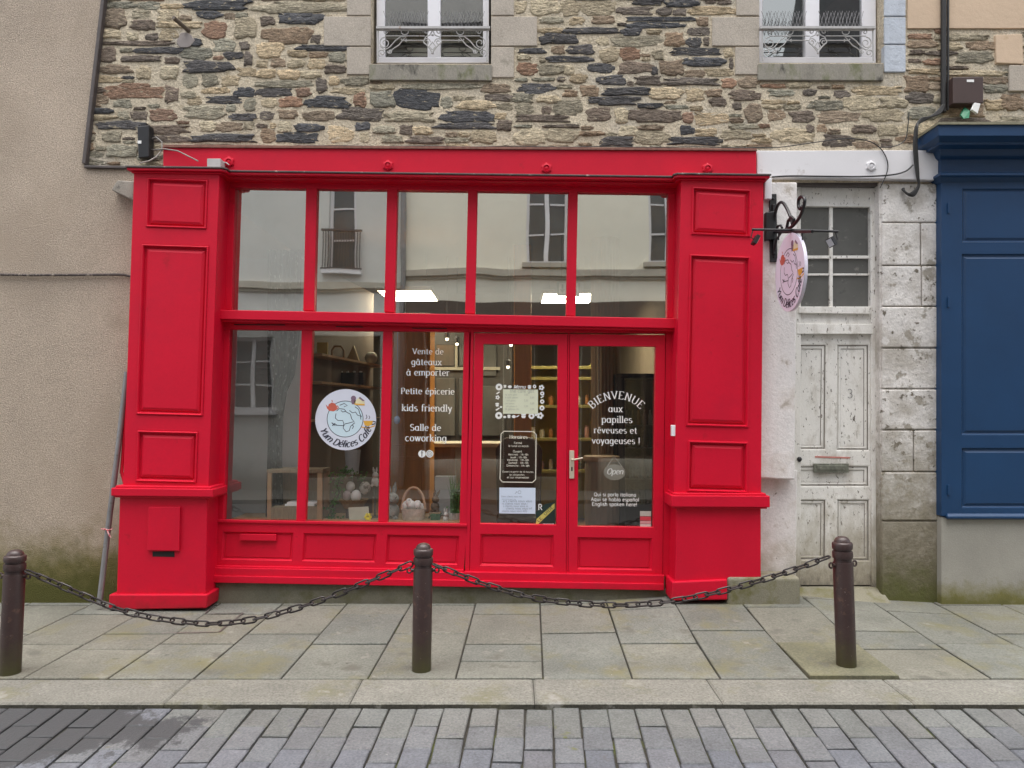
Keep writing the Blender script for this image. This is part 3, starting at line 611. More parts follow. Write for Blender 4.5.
def railing(x0, x1, yt, yb):
    yy = -.02; bm = NB()
    Z = lambda p: XZ(0, p, yy)[1]; Xp = lambda p: XZ(p, 40, yy)[0]
    pt = lambda a, b: (Xp(a), yy, Z(b))
    W = x1 - x0; c = (x0 + x1) / 2
    pq(bm, [(x0 - 1, yt - 1), (x1 + 2, yt - 1), (x1 + 2, yt + 1.3), (x0 - 1, yt + 1.3)], yy - .022, yy + .022)
    for e in (x0 + 1, x1 - 1): tube(bm, [pt(e, yt), pt(e, yb)], .006, 6)
    r = .0043
    for s in (-1, 1):
        X = lambda t: c + s * t
        h = W / 2
        tube(bm, [pt(X(8), yt + 9), pt(X(h - 8), yt + 9)], r, 6)
        tube(bm, [pt(X(9), yt + 13.5), pt(X(h - 25), yt + 13.5), pt(X(h - 24), yt + 12)], r, 6)
        tube(bm, [pt(X(h * .5 - 2), yt + 12), pt(X(h * .5), yt + 13.5), pt(X(h * .5 - 2), yt + 15)], r * .8, 5)
        def spiral(cx, cy, r0, turns, a0, d):
            return [pt(X(cx + r0 * (1 - .75 * t / 16) * math.cos(R(a0 + d * turns * 360 * t / 16))), cy + r0 * (1 - .75 * t / 16) * math.sin(R(a0 + d * turns * 360 * t / 16))) for t in range(17)]
        tube(bm, [pt(X(h * .5 + 3.6 * math.cos(R(a))), yt + 4.7 + 3.1 * math.sin(R(a))) for a in range(0, 361, 30)], r, 6)
        tube(bm, spiral(h - 9, yt + 5, 3, 1.2, 180, 1), r, 6)
        tube(bm, spiral(h - 8, yt + 16, 6, 1.4, -90, 1), r, 6)
        tube(bm, spiral(h - 5, yt + 26, 4, 1.2, 60, -1), r, 6)
        tube(bm, spiral(h - 13, yt + 24.5, 2.4, 1.2, 0, 1), r, 6)
        tube(bm, [pt(X(h - 26), yt + 13), pt(X(h - 29), yt + 10), pt(X(h - 24), yt + 9.5), pt(X(h - 18), yt + 14), pt(X(h - 13), yt + 20), pt(X(h - 8), yt + 23), pt(X(h - 3), yt + 19)], r * 1.1, 6)
        tube(bm, [pt(X(h - 26), yt + 13), pt(X(h - 22), yt + 18), pt(X(h - 16), yt + 22), pt(X(h - 12), yt + 26)], r, 6)
        tube(bm, spiral(6, yt + 15, 4, 1.4, 180, 1), r, 6)
        tube(bm, spiral(6.5, yt + 4.5, 3.2, 1.2, 0, -1), r, 6)
        tube(bm, [pt(X(0), yt + 3), pt(X(2.5), yt + 8), pt(X(7), yt + 10), pt(X(9), yt + 15), pt(X(4), yt + 20), pt(X(0), yt + 25.5)], r * 1.2, 6)
        tube(bm, [pt(X(0), yt + 15), pt(X(3.2), yt + 19.5), pt(X(0), yt + 23)], r, 6)
    blob(bm, pt(c, yt + 26), .012, 1); blob(bm, pt(c, yt + 8), .012, 1)
    return obj('window_guard', bm, M_iron_white, SH, smooth=True)
railing(377, 488, 27, 61); railing(761.5, 874, 27, 61)
def mesh_guard(x0, x1):
    bm = NB(); n = int((x1 - x0) / 7)
    for k in range(n):
        a = x0 + (x1 - x0) * k / n; b = x0 + (x1 - x0) * (k + 1) / n; m = (a + b) / 2 + .6
        for p, q in ((a, m), (b, m), (m, a + 8.5), (m, b - 8.5)):
            qa = 11 if q == m else 12
            tube(bm, [P(p, 27, .055), P(q, 12.5 if q == m else 11, .055)], .0021, 4)
    return obj('wire_trellis', bm, M_galv, SH)
mesh_guard(385, 427); mesh_guard(441, 483); mesh_guard(763, 805); mesh_guard(820, 862)
# rooms behind the upper windows
M_dark = mat('dim_room', (.045, .043, .045), .9, .2, 2)
for w in (wl, wr):
    bm = NB(); box(bm, w[0] - .3, w[2] + .3, .39, 2.4, w[1] - .5, w[3] + .3)
    bmesh.ops.delete(bm, geom=[f for f in bm.faces if f.calc_center_median().y < .40], context='FACES')
    obj('upper_room', bm, M_dark, SH)
# floor of the plastered house front
bm = NB(); prism(bm, [XZ(907, 29), XZ(907, -440), (XR, XZ(907, -440)[1]), (XR, XZ(1024, 29)[1])], -.012, .03); obj('plaster', bm, M_peach, PH, bevel=.004)
bm = NB(); prism(bm, [XZ(994, 36), XZ(1021, 35), XZ(1022, 65), XZ(995, 64)], -.02, .03); obj('painted_block', bm, M_peach, PH, bevel=.006)
bm = NB(); prism(bm, [XZ(1008, 66), XZ(1040, 66), XZ(1040, 92), XZ(1008, 92)], -.02, .03); obj('granite_block', bm, M_granite, PH, bevel=.006)
# roofs (out of the picture, they close the houses and shade them)
M_slate = mat('roof_slate', (.06, .062, .07), .6, .2, 6, bump=.5, bscale=20)
def roof(par, x0, x1, z=ZT, d=1, y0=-.3, y1=8, rise=3):
    bm = NB(); a = [(y0 * d, z), ((y0 + (y1 - y0) / 2) * d, z + rise), (y1 * d, z)]
    v0 = [bm.verts.new((x0, y, zz)) for y, zz in a]; v1 = [bm.verts.new((x1, y, zz)) for y, zz in a]
    bm.faces.new(v0); bm.faces.new(v1[::-1])
    for i in range(3): bm.faces.new((v0[i], v1[i], v1[(i + 1) % 3], v0[(i + 1) % 3]))
    recalc(bm); obj('roof', bm, M_slate, par)
roof(SH, XL, XM); roof(PH, XM, XR)
# back shell of both houses
bm = NB(); box(bm, XL, XR, 7.9, 8, -.3, ZT); box(bm, XL, XL + .1, .39, 7.9, -.3, ZT); obj('rear_wall', bm, M_render, SH)
bm = NB(); box(bm, XR - .1, XR, .39, 7.9, -.3, ZT); obj('side_wall', bm, M_render, PH)
# lintel, door, piers
bm = NB(); pq(bm, [(757, 150.5), (939, 150), (939.5, 180), (757, 177)], -.06, .1); lint = obj('lintel', bm, M_lintel, SH, bevel=.006)
bm = NB(); pq(bm, [(765, 177), (881, 180.5), (881, 186), (765, 185)], .02, .1); obj('lintel_soffit', bm, M_lead, SH)
def rosette(bm, px, py, yf, r=.040):
    c = P(px, py, yf)
    for k in range(6):
        a = R(60 * k + 30); blob(bm, (c.x + r * .8 * math.cos(a), c.y, c.z + r * .8 * math.sin(a)), r * .42, 1, sc=(1, .8, 1))
    g = NB()
    rr = [(r * .95, 0), (r * .95, -.012), (r * .62, -.016), (r * .5, -.006), (r * .2, -.012)]
    rings = []
    for rad, dy in rr: rings.append([bm.verts.new((c.x + rad * math.cos(2 * math.pi * k / 20), c.y + dy, c.z + rad * math.sin(2 * math.pi * k / 20))) for k in range(20)])
    fs = []
    for p, q in zip(rings, rings[1:]):
        for k in range(20): fs.append(bm.faces.new((p[k], p[(k + 1) % 20], q[(k + 1) % 20], q[k])))
    fs.append(bm.faces.new(rings[-1])); bmesh.ops.recalc_face_normals(bm, faces=fs); g.free()
bm = NB(); rosette(bm, 871, 166, -.062); obj('rosette', bm, M_lintel, lint, smooth=True)
bm = NB(); pq(bm, [(757, 182), (797.5, 182), (795, 480), (757, 478)], -.12, .2); obj('whitewashed_pier', bm, M_whitewash, SH, bevel=.012)
bm = NB(); pq(bm, [(755, 470), (797.5, 470), (796, 600), (755, 600)], -.015, .2); obj('pier_base', bm, M_whitewash, SH, bevel=.01)
bm = NB(); pr = [183, 222.5, 265.5, 306.5, 348, 389, 430, 472, 521, 606]
jx2 = [0, 906, 920, 921, 918, 915, 930, 915, 914, 912]
for k, (a, b) in enumerate(zip(pr, pr[1:])):
    e = .45
    if k in (1, 2, 6):
        m = jx2[k]; m = {1: 921, 2: 922, 6: 914}[k]
        pq(bm, [(882, a + e), (m - e, a + e), (m - e, b - e), (882, b - e)], -.02 - rs.uniform(0, .006), .2); pq(bm, [(m + e, a + e), (942, a + e), (942, b - e), (m + e, b - e)], -.018 - rs.uniform(0, .006), .2)
    else: pq(bm, [(882, a + e), (942, a + e), (942, b - e), (882, b - e)], -.02 - rs.uniform(0, .008), .2)
obj('stone_pier', bm, M_pier, SH, bevel=.012, seg=3)
bm = NB(); pq(bm, [(879, 183), (883, 183), (884.5, 600), (881, 600)], -.008, .2); obj('pier_joint', bm, M_pier, SH)
M_step = mat('step_stone', (.22, .205, .15), .9, .12, 4, bump=.4, fine=.16, spots=[((.14, .13, .055), 5, .50, .14)])
bm = NB(); a = P(727, 577, -.26); b = P(800, 577, -.26); box(bm, a.x, b.x, -.27, -.02, -.05, a.z); obj('step_block', bm, M_step, SH, bevel=.025, seg=3)
xa_, xb_ = XZ(792, 585)[0], XZ(884, 585)[0]; zt_ = P(840, 586, .1).z - .004; bm = NB()
profr = [(-.16, -.002), (.07, zt_), (.3, zt_), (.3, -.1), (-.16, -.1)]
r0 = [bm.verts.new((xa_, y, z)) for y, z in profr]; r1 = [bm.verts.new((xb_, y, z)) for y, z in profr]
bm.faces.new(r0); bm.faces.new(r1)
for i in range(5): bm.faces.new((r0[i], r0[(i + 1) % 5], r1[(i + 1) % 5], r1[i]))
recalc(bm); obj('threshold', bm, M_step, SH, bevel=.006)
# the old door, set back in its opening
yd = .10
bm = NB()
bar_px(bm, 784, 186, 801, 590, yd - .03, yd + .1)
pq(bm, [(870.5, 188), (881, 188), (884.5, 590), (872.5, 590)], yd - .03, yd + .1)
pq(bm, [(801, 186), (870.5, 186), (870.5, 207), (801, 206)], yd - .02, yd + .1)
pq(bm, [(799, 306.5), (871, 306.5), (871, 314), (799, 313)], yd - .045, yd + .1)
pq(bm, [(799, 313.5), (871, 314), (871, 324), (799, 324)], yd - .015, yd + .1)
pq(bm, [(797, 323.5), (873, 324), (873, 334), (797, 334)], yd - .035, yd + .1)
obj('door_frame', bm, M_doorp, SH, bevel=.004)
bm = NB()
bar_px(bm, 829.5, 206.5, 833, 306.5, yd, yd + .04); bar_px(bm, 801, 255.5, 829.5, 258.5, yd, yd + .04); bar_px(bm, 833, 255.5, 870.5, 258.5, yd, yd + .04)
bar_px(bm, 801, 273.5, 829.5, 275.5, yd + .005, yd + .035); bar_px(bm, 833, 273.5, 870.5, 275.5, yd + .005, yd + .035)
fl = obj('fanlight', bm, M_doorp, SH, bevel=.003)
bm = NB(); card(bm, [XZ(801, 206, yd + .02), XZ(871, 206, yd + .02), XZ(871, 307, yd + .02), XZ(801, 307, yd + .02)], yd + .02)
M_dirtyglass = mat('dusty_glass', (.105, .105, .10), .22, .15, 3, spots=[((.055, .055, .055), 6, .58, .1), ((.19, .185, .17), 14, .62, .12)], spec=.6)
obj('pane', bm, M_dirtyglass, fl)
dq = [(795.5, 334), (872.5, 334), (873, 585), (791.5, 585)]
fm = quadmap(dq, yd); bm = NB()
dh = [uvr(dq, r) for r in ((797, 344, 826, 451), (836.5, 344, 869.5, 452), (796, 466, 869.5, 488), (794, 499.5, 826, 561), (836.5, 499.5, 870, 562))]
plate(bm, fm, dh, yd, yd + .04)
DPAN = [(0, .0), (.010, .004), (.016, .014), (.020, .016), (.026, .008), (.040, .010), (.044, .016)]
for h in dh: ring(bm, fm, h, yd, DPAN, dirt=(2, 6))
DR = obj('door', bm, [M_doorp, M_doorg], SH, bevel=.0025); DR['label'] = 'old white panelled door with peeling paint'
bm = NB(); pq(bm, [(814, 463.5), (849, 463.5), (849, 472.5), (814, 472.5)], yd - .018, yd); pq(bm, [(817, 465.5), (846, 465.5), (846, 470), (817, 470)], yd - .024, yd - .016)
obj('letter_plate', bm, mat('tarnished_brass', (.20, .205, .165), .4, .3, 30, metal=.4, spots=[((.40, .40, .36), 40, .58, .1)]), DR, bevel=.003)
bm = NB(); pq(bm, [(815, 456), (850, 457), (850, 458.6), (815, 457.6)], yd - .003, yd); obj('red_strip', bm, mat('faded_red', (.50, .20, .17), .7, .2, 20), DR)
bm = NB(); c = P(797.5, 459, yd); lathe_pts = [(.002, 0)];
blob(bm, (c.x + .004, c.y - .03, c.z), .022, 2); tube(bm, [(c.x + .004, c.y, c.z), (c.x + .004, c.y - .03, c.z)], .010, 10); obj('door_knob', bm, M_black, DR, smooth=True)
bm = NB(); o = P(850, 398, yd + .012); k = .0105
text(bm, '3', lambda a, b, l: (o.x + a * k, o.y - .003, o.z + b * k), 'sans', wt=.55); obj('chalk_number', bm, mat('pencil', (.10, .10, .10), .8), DR)
bm = NB(); box(bm, do[0] - .1, do[2] + .1, .21, 1.6, -.1, do[3]); bmesh.ops.delete(bm, geom=[f for f in bm.faces if f.calc_center_median().y < .22], context='FACES'); obj('passage', bm, M_dark, SH)
# drain spout high on the wall, with a cement patch round it
bm = NB(); c = P(186, 41, 0)
for k in range(9):
    pass
vs = [(c.x + .075 * math.cos(2 * math.pi * k / 14) * rs.uniform(.8, 1.1), c.z + .07 * math.sin(2 * math.pi * k / 14) * rs.uniform(.8, 1.15)) for k in range(14)]
prism(bm, vs, -.014, .01); obj('cement_patch', bm, mat('patch_cement', (.30, .265, .25), .9, .1, 8, bump=.3), SH, bevel=.004)
bm = NB(); a = P(189, 31, 0); tube(bm, [a, (a.x - .06, -.16, a.z + .03)], .018, 12); obj('drain_spout', bm, mat('rusty_pipe', (.13, .10, .075), .6, .25, 20), SH)
# ------------------------------------------------------------------ roughcast house at the side
RH = thing('roughcast_house', 'beige roughcast house wall with moss along its foot beside the red shop', 'house', (-6, 0, 0))
a0 = XZ(104, 0, -.03); a1 = XZ(85, 164, -.03); t = (a0[0] - a1[0]) / (a0[1] - a1[1]); at = (a0[0] + t * (ZT - a0[1]), ZT)
c0 = XZ(138, 168, -.03)
bm = NB(); prism(bm, [(-11, -.3), (c0[0], -.3), c0, (a1[0], c0[1]), a0, at, (-11, ZT)], -.03, .4); obj('wall', bm, M_render, RH, bevel=.012)
bm = NB(); w = .016
prism(bm, [(a1[0] - .015, a1[1]), (a1[0] + w, a1[1] - .01), (at[0] + w, ZT), (at[0] - .015, ZT)], -.055, 0); obj('edge_flashing', bm, M_lead, RH, bevel=.006)
bm = NB(); pq(bm, [(84, 165), (133, 166), (133, 168.5), (84, 167.5)], -.055, 0); obj('ledge_flashing', bm, M_lead, RH, bevel=.004)
bm = NB(); pq(bm, [(111, 190), (117, 180), (134, 181), (134, 201)], -.12, -.02); obj('cement_bracket', bm, M_conc, RH, bevel=.01)
bm = NB(); box(bm, -11, XL - .02, 7.9, 8, -.3, ZT); box(bm, -11, -10.9, .4, 7.9, -.3, ZT); obj('rear_wall', bm, M_render, RH)
roof(RH, -11, XL)
bm = NB(); tube(bm, [P(x, 274.5 + (x % 37) * .02 + (1.5 if x > 124 else 0), -.05) for x in (-120, 0, 25, 60, 90, 115, 124, 131)], .011, 8)
tag(obj('wall_cable', bm, mat('weathered_cable', (.07, .055, .05), .7, .3, 30, spots=[((.35, .30, .25), 25, .55, .1)])), 'dark weathered cable running level across the beige roughcast wall', 'cable')
# ------------------------------------------------------------------ blue shopfront
BS = thing('blue_shopfront', 'blue painted wooden shopfront with panelled pilaster over a grey rendered base', 'shopfront', (4, 0, 0))
yb_ = -.10; XE = 9.5
q = [(941.5, 180), (1500, 180), (1500, 516), (941.5, 516)]; fm = quadmap(q, yb_); bm = NB()
bh = [uvr(q, r) for r in ((962.5, 189, 1058, 243), (962, 255, 1058, 436), (962, 449, 1058, 508))]
bh += [uvr(q, r) for r in ((1100, 190, 1290, 440), (1310, 190, 1480, 440), (1100, 455, 1290, 508), (1310, 455, 1480, 508))]
plate(bm, fm, bh, yb_, 0.01)
BPAN = [(0, .0), (.006, .010), (.012, .014), (.020, .014), (.038, .004), (.042, .004)]
for h in bh: ring(bm, fm, h, yb_, BPAN)
obj('pilaster', bm, M_blue, BS, bevel=.003)
bm = NB(); pq(bm, [(940.5, 143), (1500, 143), (1500, 176.5), (940.5, 176.5)], yb_ + .005, 0.01); obj('fascia', bm, M_blue, BS, bevel=.003)
def cornice(bm, prof, xl, xr, left_return=True):
    """prof: (y, z) points of the moulding, swept along X with a mitred return at the near end; y measured out from yb_"""
    fs = []
    for (ya, za), (yb2, zb) in zip(prof, prof[1:]):
        a = [bm.verts.new(p) for p in ((xl + (ya - yb_) * .64, ya, za), (xr, ya, za), (xr, yb2, zb), (xl + (yb2 - yb_) * .64, yb2, zb))]; fs.append(bm.faces.new(a))
        b = [bm.verts.new(p) for p in ((xl + (ya - yb_) * .64, 0.0, za), (xl + (ya - yb_) * .64, ya, za), (xl + (yb2 - yb_) * .64, yb2, zb), (xl + (yb2 - yb_) * .64, 0.0, zb))]; fs.append(bm.faces.new(b))
    bmesh.ops.remove_doubles(bm, verts=bm.verts[:], dist=1e-5); recalc(bm)
xl = P(941, 180, yb_).x
zt = P(980, 123.5, -.31).z
bm = NB(); z1 = P(980, 150, yb_).z
cornice(bm, [(0, zt + .015), (-.315, zt), (-.315, zt - .10), (-.25, zt - .13), (-.25, zt - .15), (-.16, zt - .155), (-.13, zt - .2), (yb_, zt - .22), (0, zt - .22)], xl, XE)
obj('cornice', bm, M_blue, BS)
bm = NB(); cornice(bm, [(0, zt + .021), (-.33, zt + .006), (-.33, zt - .014), (0, zt - .001)], xl, XE); obj('lead_capping', bm, mat('mossy_capping', (.22, .205, .14), .8, .25, 9, bump=.3), BS)
zm = P(980, 176.5, yb_).z
bm = NB(); cornice(bm, [(0, zm + .035), (yb_ - .005, zm + .035), (-.165, zm + .01), (-.165, zm - .01), (-.14, zm - .02), (yb_, zm - .05), (0, zm - .05)], xl, XE); obj('moulding', bm, M_blue, BS)
zq = P(980, 516, yb_).z
bm = NB(); cornice(bm, [(0, zq + .02), (yb_ - .005, zq + .02), (-.125, zq), (-.125, zq - .015), (yb_ + .01, zq - .03), (0, zq - .03)], xl, XE); obj('plinth_moulding', bm, M_blue, BS)
M_base = mat('grey_base_render', (.33, .315, .275), .9, .10, 2.5, bump=.3, fine=.08, grad=[((.17, .155, .05), .0, .30, 9), ((.10, .10, .025), -.1, .18, 7)])
bm = NB(); pq(bm, [(941.5, 517), (1500, 517), (1500, 612), (941.5, 612)], yb_ + .015, .01); obj('rendered_base', bm, M_base, BS, bevel=.008)
for y in (208, 302, 490): bm = NB(); pq(bm, [(948, y - 5), (950.3, y - 5), (950.3, y + 5), (948, y + 5)], yb_ - .012, yb_); obj('shutter_hinge', bm, M_blue, BS, bevel=.002)
# ------------------------------------------------------------------ the red shopfront
RS = thing('red_shopfront', 'red painted wooden cafe shopfront with tall panes and double glazed doors', 'shopfront', (-.6, 0, 0))
yf, yg, yp = -.03, .012, -.24           # window frames, glass, face of the pillars
# fascia board with rosettes
bm = NB(); pq(bm, [(163, 147), (756.5, 150.5), (756.5, 178), (163, 178)], -.10, .0); fa = obj('fascia', bm, M_red, RS, bevel=.005)
bm = NB(); pq(bm, [(163, 144.5), (757, 148.3), (757, 150.6), (163, 147.2)], -.115, .0); obj('lead_flashing', bm, mat('red_edge_flashing', (.22, .10, .075), .8, .3, 30), RS, bevel=.002)
for (x, y) in ((229, 162), (388, 165.5), (546.5, 168.3), (707.5, 168.5)):
    bm = NB(); rosette(bm, x, y, -.102); obj('rosette', bm, M_red, fa, smooth=True)
# cornice that breaks forward over the two pillars, with a dark lead edge
def brk(y_mid, y_pil):
    """plan outline of the break-front: list of (pixel x, depth)"""
    return [(134 if y_pil > -.4 else 132, 0), (134 if y_pil > -.4 else 132, y_pil), (217, y_pil), (233, y_mid), (661, y_mid), (674, y_pil), (769, y_pil), (769, 0)]
def band(bm, plan, zl, zr, th):
    """plan: (X, Y) outline closed at the wall; height slopes a little from zl to zr"""
    x0, x1 = plan[0][0], plan[-1][0]; z = lambda x: zl + (zr - zl) * (x - x0) / (x1 - x0)
    a = [bm.verts.new((x, y, z(x))) for x, y in plan]; b = [bm.verts.new((x, y, z(x) - th)) for x, y in plan]
    fs = [bm.faces.new(a), bm.faces.new(b[::-1])] + [bm.faces.new((a[i], a[(i + 1) % len(a)], b[(i + 1) % len(a)], b[i])) for i in range(len(a))]
    bmesh.ops.recalc_face_normals(bm, faces=fs)
def plan(out_p, out_m, ex=0):
    X = lambda px, y: XZ(px, 168, y)[0]
    xl0 = X(134, yp) - ex; xl1 = X(219.5, yp) + ex; xr0 = X(681.5, yp) - ex; xr1 = X(763.5, yp) + ex
    return [(xl0, 0), (xl0, yp - out_p), (xl1, yp - out_p), (xl1 + .03, yp - out_p + .03), (xl1 + .03, -.10 - out_m), (xr0 - .03, -.10 - out_m), (xr0 - .03, yp - out_p + .03), (xr0, yp - out_p), (xr1, yp - out_p), (xr1, 0)]
zl, zr = XZ(175, 166.5, yp - .07)[1], XZ(722, 174.8, yp - .07)[1]
bm = NB(); band(bm, plan(.045, .105, .035), zl, zr, .02); obj('cornice', bm, M_red, RS, bevel=.004)
bm = NB(); band(bm, plan(.02, .05, .012), zl - .02, zr - .02, .014); obj('cornice_bed_mould', bm, M_red, RS, bevel=.01)
M_leadedge = mat('worn_lead_capping', (.075, .06, .058), .55, .25, 14, spots=[((.38, .33, .30), 22, .60, .08)])
bm = NB(); band(bm, plan(.055, .115, .045), zl + .014, zr + .014, .0138); obj('lead_capping', bm, M_leadedge, RS, bevel=.003)
# board between the cornice and the panes, window frame
glass_t = [(235, 187.5, 306, 187.8), (317, 188, 387, 188.5), (397.5, 189, 468, 189.7), (477.5, 190.5, 568.5, 191.5), (578, 192, 668.5, 193)]
glass_b = [(231.5, 310, 303, 310.6), (314, 311, 384, 311.8), (394.5, 312.5, 465, 313.5), (475, 314, 566, 315.6), (575.5, 316.5, 667, 318)]
low_t = [(230, 329.3, 301.5, 329.9), (312.5, 330, 383, 330.6), (392.5, 331, 464, 331.7)]
low_b = [(223.5, 520, 296, 521), (305, 521, 378, 522), (387.5, 522.5, 459.5, 524)]
bm = NB()
FT = [(216, 170), (676, 176)]
def q4(a, b, c, d): pq(bm, [a, b, c, d], yf, yf + .07)
q4((215, 165), (678, 172), (676, 193.2), (218, 187.2))                 # head
q4((217.5, 187.2), (235, 187.5), (231.5, 310), (213.5, 309.6))         # outer left stile
for i in range(4):
    q4((glass_t[i][2], glass_t[i][3]), (glass_t[i + 1][0], glass_t[i + 1][1]), (glass_b[i + 1][0], glass_b[i + 1][1]), (glass_b[i][2], glass_b[i][3]))
q4((668.5, 193), (677, 193.2), (675.5, 318.3), (667, 318))
wf = obj('window_frame', bm, M_red, RS, bevel=.005)
bm = NB(); pq(bm, [(213, 309.6), (676, 318.2), (676, 328.5), (213, 319)], -.125, yf + .07); pq(bm, [(213, 319), (676, 328.5), (676, 331), (213, 321.5)], -.10, yf + .06)
obj('transom', bm, M_red, RS, bevel=.006)
bm = NB()
q4((212.5, 321), (470, 326), (469, 331.8), (212, 329.2))
q4((212, 329.2), (230, 329.3), (223.5, 520), (205, 519.7))
q4((301.5, 329.9), (312.5, 330), (305, 521), (296, 521)); q4((383, 330.6), (392.5, 331), (387.5, 522.5), (378, 522)); q4((464, 331.7), (471.5, 331.9), (467, 524.3), (459.5, 524))
obj('window_frame', bm, M_red, RS, bevel=.005)
M_slot = mat('dark_slot', (.06, .003, .006), .6)
for a, b in ((234, 285), (336, 363), (412, 447)):
    z = 322.5 + (a - 212) * .02; bm = NB(); pq(bm, [(a, z + 1.0), (b, z + 1.4), (b, z + 2.6), (a, z + 2.2)], yf - .001, yf + .003); obj('vent_slot', bm, M_slot, RS)
for i in range(5):
    a, b = glass_t[i], glass_b[i]; e = 1.2
    bm = NB(); card(bm, [XZ(a[0] - e, a[1] - e, yg), XZ(a[2] + e, a[3] - e, yg), XZ(b[2] + e, b[3] + e, yg), XZ(b[0] - e, b[1] + e, yg)], yg); obj('pane', bm, M_glassup, RS)
lowpane = []
for i in range(3):
    a, b = low_t[i], low_b[i]
    bm = NB(); card(bm, [XZ(a[0] - e, a[1] - e, yg), XZ(a[2] + e, a[3] - e, yg), XZ(b[2] + e, b[3] + e, yg), XZ(b[0] - e, b[1] + e, yg)], yg); lowpane.append(obj('pane', bm, M_glass, RS))
# sill and stall riser
RPAN = [(0, .0), (.004, .006), (.010, .018), (.020, .020), (.024, .014)]
q = [(204.5, 520), (467, 524.5), (463.5, 574), (202, 569)]; fm = quadmap(q, yf); bm = NB()
rh = [uvr(q, r) for r in ((223, 531.5, 292, 561), (303.5, 533, 375, 562.5), (387, 534.5, 457.5, 565))]
plate(bm, fm, rh, yf, yf + .06)
for h in rh: ring(bm, fm, h, yf, RPAN)
ri = obj('stall_riser', bm, M_red, RS, bevel=.003)
bm = NB(); pq(bm, [(239.5, 534), (276, 534.5), (276, 541), (239.5, 540.5)], yf - .012, yf + .01); obj('letter_flap', bm, M_red, ri, bevel=.003)
bm = NB(); pq(bm, [(204, 519.3), (467, 524), (466.5, 527), (204, 522.3)], yf - .014, yf + .01); obj('sill_bead', bm, M_red, RS, bevel=.005)
bm = NB(); pq(bm, [(202.5, 567.5), (463.5, 572.5), (463, 580.5), (201, 576)], -.075, .06); pq(bm, [(203, 565.5), (463.5, 570), (463.5, 573.5), (202.5, 568.5)], -.055, .05)
pq(bm, [(463.5, 572), (664.5, 575.5), (664, 584.5), (463, 580)], -.072, .06)
pq(bm, [(201, 575.5), (664, 584), (664, 590.5), (201, 582.5)], -.09, .06)
obj('bottom_rail', bm, M_red, RS, bevel=.004)
bm = NB(); pq(bm, [(198, 581), (668, 589), (668, 612), (198, 612)], -.05, .2); obj('cement_footing', bm, mat('shaded_footing_cement', (.14, .13, .095), .9, .2, 4, bump=.4, fine=.15, spots=[((.10, .095, .05), 7, .5, .15)]), RS)  # greenish cement, its colour darkened to carry the shade under the red base
# frame round the doors
bm = NB(); q4((469.5, 327), (676, 330), (676, 333.5), (469, 332)); q4((469, 332), (474, 332), (469.5, 573), (465, 572.6)); q4((666, 333.4), (675.5, 333.5), (672, 576), (662.5, 576)); q4((567.8, 333), (569.6, 333), (568.2, 575), (566.2, 575))
obj('door_frame', bm, M_red, RS, bevel=.004)
ydr = yf - .006
def shop_door(q, gl, pn):
    fm = quadmap(q, ydr); bm = NB()
    h = [uvr(q, gl), uvr(q, pn)]
    plate(bm, fm, h, ydr, ydr + .055); ring(bm, fm, h[1], ydr, RPAN)
    # glazing bead round the glass
    c = [fm(h[0][0], h[0][1]), fm(h[0][2], h[0][1]), fm(h[0][2], h[0][3]), fm(h[0][0], h[0][3])]
    d = obj('door', bm, M_red, RS, bevel=.004)
    bm = NB(); card(bm, [tuple(x) for x in c], yg - .002); obj('pane', bm, M_glass, d)
    return d
d1 = shop_door([(474.5, 333), (567.5, 334), (566, 575), (469.8, 573.2)], (483.5, 344, 556.5, 525.5), (480.5, 534.5, 553.5, 567))
d2 = shop_door([(570, 334), (665.5, 335), (662.3, 576.5), (568.4, 575)], (579, 345.8, 653.5, 528), (577.5, 537.5, 652, 570.5))
M_brasswhite = mat('cream_handle_plate', (.55, .47, .36), .4, .08, 20)
bm = NB(); pq(bm, [(569.5, 450.5), (574.2, 450.5), (574.2, 478.5), (569.5, 478.5)], ydr - .012, ydr); c = P(572, 459.5, ydr)
tube(bm, [(c.x, c.y - .01, c.z), (c.x, c.y - .05, c.z), (c.x + .025, c.y - .055, c.z + .004), (c.x + .085, c.y - .05, c.z + .016)], [.009, .009, .008, .007], 10)
hd = obj('door_handle', bm, M_brasswhite, d2, bevel=.002)
bm = NB(); pq(bm, [(571.2, 467), (572.6, 467), (572.6, 471), (571.2, 471)], ydr - .0135, ydr - .011); obj('keyhole', bm, M_black, hd)
